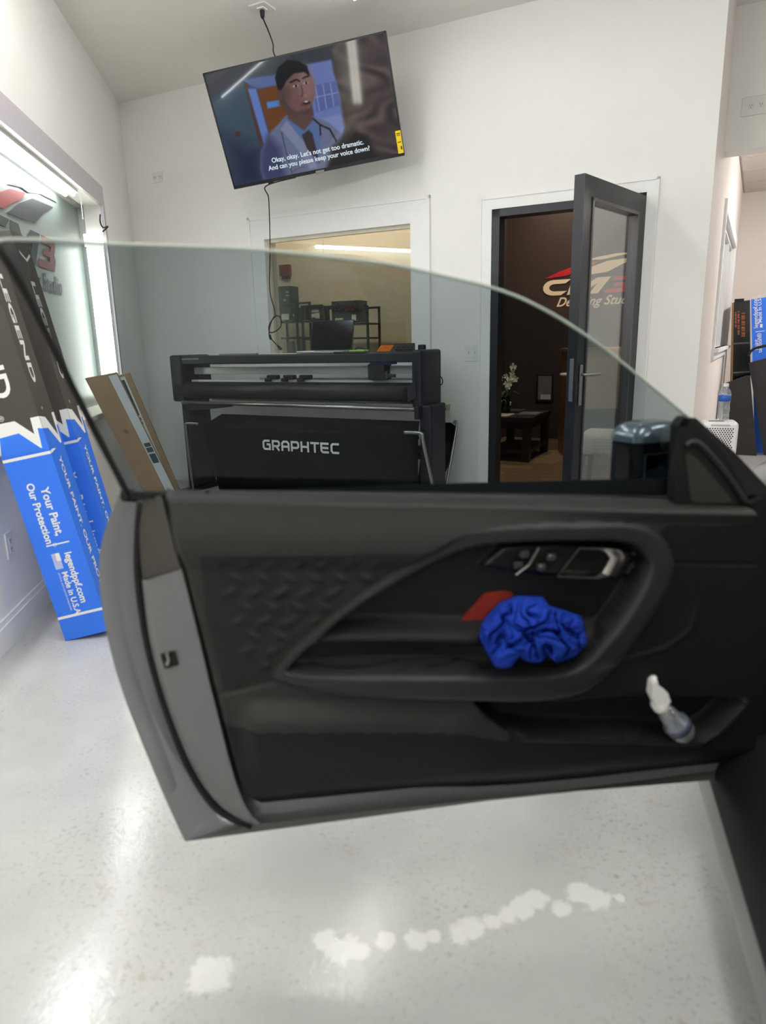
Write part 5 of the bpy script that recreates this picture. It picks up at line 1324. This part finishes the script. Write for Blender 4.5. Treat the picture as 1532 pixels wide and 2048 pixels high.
# --- exterior mirror
mc = D(1292, 915, -.20)
mr_ax = DE * .94 - DM * .34; mr_ax /= np.linalg.norm(mr_ax); mr_n = np.array([mr_ax[1], -mr_ax[0], 0])
mh = tri_mesh('side_mirror', *cbox(mc - Z * .005, mr_ax, mr_n, Z, .150, .10, .165, .034, 5), GLOSSB, car, smooth=True)
def mirror_cap():
    V, F = [], []
    n1, n2 = 20, 8
    for j in range(n2 + 1):
        ph = j / n2 * math.pi / 2
        for i in range(n1):
            q = 2 * math.pi * i / n1
            ex_ = abs(math.cos(q)) ** .6 * (1 if math.cos(q) > 0 else -1); ey_ = abs(math.sin(q)) ** .6 * (1 if math.sin(q) > 0 else -1)
            rr = math.cos(ph) ** .5
            V.append(mc + Z * (.042 + .042 * math.sin(ph)) + mr_ax * .079 * ex_ * rr + mr_n * .055 * ey_ * rr)
    for j in range(n2):
        for i in range(n1): F.append((j * n1 + i, j * n1 + (i + 1) % n1, (j + 1) * n1 + (i + 1) % n1, (j + 1) * n1 + i))
    return V, F
tri_mesh('mirror_cap', *mirror_cap(), mat('blue grey paint', (104, 116, 124), .2, metal=.5, coat=.6, var=.02), car, mh, True)
tri_mesh('mirror_glass', *cbox(mc - Z * .022 + mr_n * .049, mr_ax, mr_n, Z, .112, .006, .082, .002), mat('dim mirror', (70, 82, 90), .05, metal=1., var=.01), car, mh)
tri_mesh('mirror_foot', *tube([mc - Z * .07, mc - Z * .095 + DE * .05 + DM * .07], [.028, .02], 12), GLOSSB, car, mh, True)
# --- body around the hinge
tri_mesh('hinge_pillar', *prism([D(x, y, -.03) for x, y in ((1502, 1008), (1530, 996), (1640, 1100), (1640, 1640), (1530, 1600), (1496, 1556))], -DM * .10), RUB, car)
tri_mesh('a_pillar', *prism([D(x, y, -.05) for x, y in ((1379, 836), (1392, 836), (1470, 905), (1545, 985), (1650, 1090), (1640, 1130), (1500, 1010))], -DM * .05), GLOSSB, car)
for yy in (1100, 1460):
    hp_ = D(1500, yy, -.07); tri_mesh('door_hinge', *cbox(hp_, DE, DM, Z, .05, .03, .05, .006), GREYC, car)
# rocker panel under the door opening
R0 = onz(1395, 1562, .15); R1 = onz(1525, 2048, .15); rd = (R0 - R1); rd[2] = 0; rd /= np.linalg.norm(rd); ri = np.array([rd[1], -rd[0], 0])
ra, rb = R1 - rd * .9, R0 + rd * .25
sec = [(.10, .10), (.03, .11), (.0, .15), (-.006, .172), (-.008, .20), (.0, .235)]
cols_ = [[(ra + (rb - ra) * t) * np.array([1, 1, 0]) + ri * o + Z * z for o, z in sec] for t in np.linspace(0, 1, 12)]
tri_mesh('rocker_panel', *loft(cols_), GREYC, car, smooth=True)
sec2 = [(.0, .236), (.008, .27), (.03, .31), (.08, .345), (.14, .355), (.26, .35), (.27, .30)]
tri_mesh('sill_plate', *loft([[(ra + (rb - ra) * t) * np.array([1, 1, 0]) + ri * o + Z * z for o, z in sec2] for t in np.linspace(0, 1, 8)]), RUB, car, smooth=True)  # upper sill, with the dark door's reflection put in as plain black
# cabin beyond the sill: floor, seat, roof edge (seen in the glass as reflections)
CAB = mat('charcoal cabin trim', (26, 26, 28), .7, var=.06)

def CB(a, o, z): return R1 * np.array([1, 1, 0]) + rd * a + ri * o + Z * z
tri_mesh('cabin_floor', *para(CB(-1.3, .27, .28), rd * 2.0, ri * 1.2, Z * .03), CAB, car)
tri_mesh('driver_seat', *join(cbox(CB(-.25, .55, .45), rd, ri, Z, .52, .48, .2, .05, 3), cbox(CB(-.55, .55, .82), rd * .95 - Z * .3, ri, Z * .95 + rd * .3, .14, .46, .62, .05, 3)), CAB, car, smooth=True)
tri_mesh('rear_quarter', *para(CB(-1.9, .02, .15), rd * 1.0, ri * .12, Z * .85), GREYC, car)
tri_mesh('roof', *para(CB(-1.5, .25, 1.34), rd * 1.45, ri * 1.0, Z * .04), CAB, car)
tri_mesh('dashboard', *cbox(CB(.75, .75, .85), rd, ri, Z, .4, 1.1, .25, .06, 3), CAB, car)
tri_mesh('footwell_panel', *para(CB(.82, .2, .28), rd * .06, ri * 1.25, Z * .55), CAB, car)
tri_mesh('windscreen', *(lambda A: (A, [(0, 1, 2, 3)]))([CB(1.0, .28, .97), CB(1.0, 1.3, .97), CB(-.05, 1.2, 1.36), CB(-.05, .3, 1.36)]), PANE, car)
# front wing and bonnet ahead of the hinge
fa = np.array([math.sin(math.radians(20)), math.cos(math.radians(20)), 0]); fi = np.array([fa[1], -fa[0], 0])
f0 = np.array([.92, 1.50, 0])
cols_ = []
for a_ in np.linspace(0, 1.25, 16):
    ztop = .90 - .03 * a_ - .09 * a_ * a_; arch = max(0., 1 - ((a_ - .62) / .36) ** 2)
    zlow = .22 + .42 * math.sqrt(arch)
    prof = [(.03, zlow), (-.02, max(zlow + .02, .5)), (-.03, max(zlow + .05, .68)), (.0, ztop - .05), (.05, ztop), (.2, ztop + .025), (.5, ztop + .05), (.85, ztop + .06)]
    cols_.append([f0 + fa * a_ + fi * (o + .12 * (a_ / 1.25) ** 3) + Z * z for o, z in prof])
tri_mesh('front_wing', *loft(cols_), GREYC, car, smooth=True)
wc = f0 + fa * .62 + fi * .12 + Z * .325
wh = tri_mesh('wheel', *lathe(wc - fi * .11, [(.21, .0), (.30, .005), (.325, .03), (.325, .19), (.30, .215), (.21, .22)], 32, axis=fi), RUB, car, smooth=True)
tri_mesh('wheel_rim', *lathe(wc - fi * .10, [(.001, .02), (.05, .015), (.19, .03), (.21, .0), (.21, .16), (.19, .16), (.001, .1)], 24, axis=fi), STEEL, car, wh, True)

# ================================================================== THINGS LEFT IN THE DOOR
from mathutils import noise as mnoise
tw = thing('microfibre_towel', D(1068, 1330, .045), 'crumpled royal blue towel stuffed onto the door armrest', 'towel')
outl = [(190, 710), (205, 640), (240, 570), (330, 480), (440, 435), (540, 438), (620, 440), (660, 500), (760, 530), (880, 575), (905, 680), (915, 760), (840, 840), (770, 865), (710, 885), (650, 835), (605, 885), (550, 885), (500, 870), (425, 815), (415, 912), (350, 925), (300, 912), (250, 830)]
outl = [np.array((900 + x / 3.33, 1060 + y / 3.33)) for x, y in outl]
oc = np.array((1070., 1258.)); ring = resample(outl + [outl[0]], 181)[:-1]
V, F = [], []; NRr = 40
for j in range(NRr + 1):
    q = j / NRr
    for i, p in enumerate(ring):
        x, y = oc + (p - oc) * q
        base_w = -.018 + .07 * np.clip((y - 1190) / 140, 0, 1)
        dome = .050 * (1 - q ** 2.6) ** .6
        v3 = Vector(((x - 1070) * .019, (y - 1258) * .019, 3.1))
        wob = Vector((mnoise.noise(v3 * 1.3), mnoise.noise(v3 * 1.3 + Vector((7, 3, 1))), 0)) * .9
        rdg = 1 - min(1, abs(mnoise.noise((v3 + wob) * 1.5)) * 3.2); rdg2 = 1 - min(1, abs(mnoise.noise((v3 + wob * .6) * 2.9 + Vector((3, 9, 2)))) * 2.6)
        fold = -.034 * rdg ** 1.5 - .014 * rdg2 ** 2 + .03
        edge = min(1., (1 - q) * 5 + .25)
        V.append(D(x, y, base_w + dome + fold * edge - .012))
n = len(ring)
for j in range(NRr):
    for i in range(n): F.append((j * n + i, j * n + (i + 1) % n, (j + 1) * n + (i + 1) % n, (j + 1) * n + i))
k0 = len(V)
for i, p in enumerate(ring):
    x, y = oc + (p - oc) * .9; V.append(D(x, y, -.03 + .07 * np.clip((y - 1190) / 140, 0, 1)))
for i in range(n): F.append((NRr * n + i, NRr * n + (i + 1) % n, k0 + (i + 1) % n, k0 + i))
F.append(tuple(range(k0, k0 + n)))
TOW = mat('royal blue microfibre', (32, 62, 168), .95, spec=.1, var=.12, scale=160., bump=.5, bscale=900.)
tri_mesh('cloth', V, F, TOW, tw, smooth=True)
rp = [D(x, y, -.046) for x, y in ((914, 1244), (968, 1183), (1004, 1178), (1040, 1184), (1004, 1242))]
single('applicator_pad', *prism(rp, DM * .010), mat('brick red pad', (120, 40, 32), .9, spec=.1, var=.1, scale=60.), rp[0], 'flat red pad tucked behind the blue towel in the armrest recess', 'pad')
# small spray bottle in the map pocket
b0 = D(1364, 1462, .012); b1 = D(1322, 1412, .018); ax_ = (b1 - b0); hgt = np.linalg.norm(ax_); ax_ /= hgt
sb = thing('spray_bottle', b0, 'small clear spray bottle with a white trigger head in the door pocket', 'bottle')
tri_mesh('bottle_body', *lathe(b0 - ax_ * .012, [(.018, 0), (.026, .004), (.028, .015), (.028, .042), (.022, .056), (.014, hgt + .012)], 18, axis=ax_), PET_, sb, smooth=True)
tri_mesh('liquid_label', *lathe(b0 - ax_ * .008, [(.0285, .02), (.0285, .038)], 18, axis=ax_), mat('lilac label', (70, 74, 100), .4), sb, smooth=True)
tri_mesh('collar', *lathe(b1 - ax_ * .004, [(.016, 0), (.0175, .004), (.0165, .018), (.012, .022)], 16, axis=ax_), WHITEP, sb, smooth=True)
hb = D(1318, 1398, .0)
tri_mesh('trigger_head', *join(prism([D(x, y, .034) for x, y in ((1303, 1392), (1306, 1366), (1314, 1362), (1320, 1376), (1336, 1386), (1342, 1404), (1330, 1418), (1312, 1412))], -DM * .022)), WHITEP, sb)
tri_mesh('nozzle', *tube([D(1309, 1372, .024), D(1306, 1354, .026)], [.0085, .007], 12), WHITEP, sb, smooth=True)
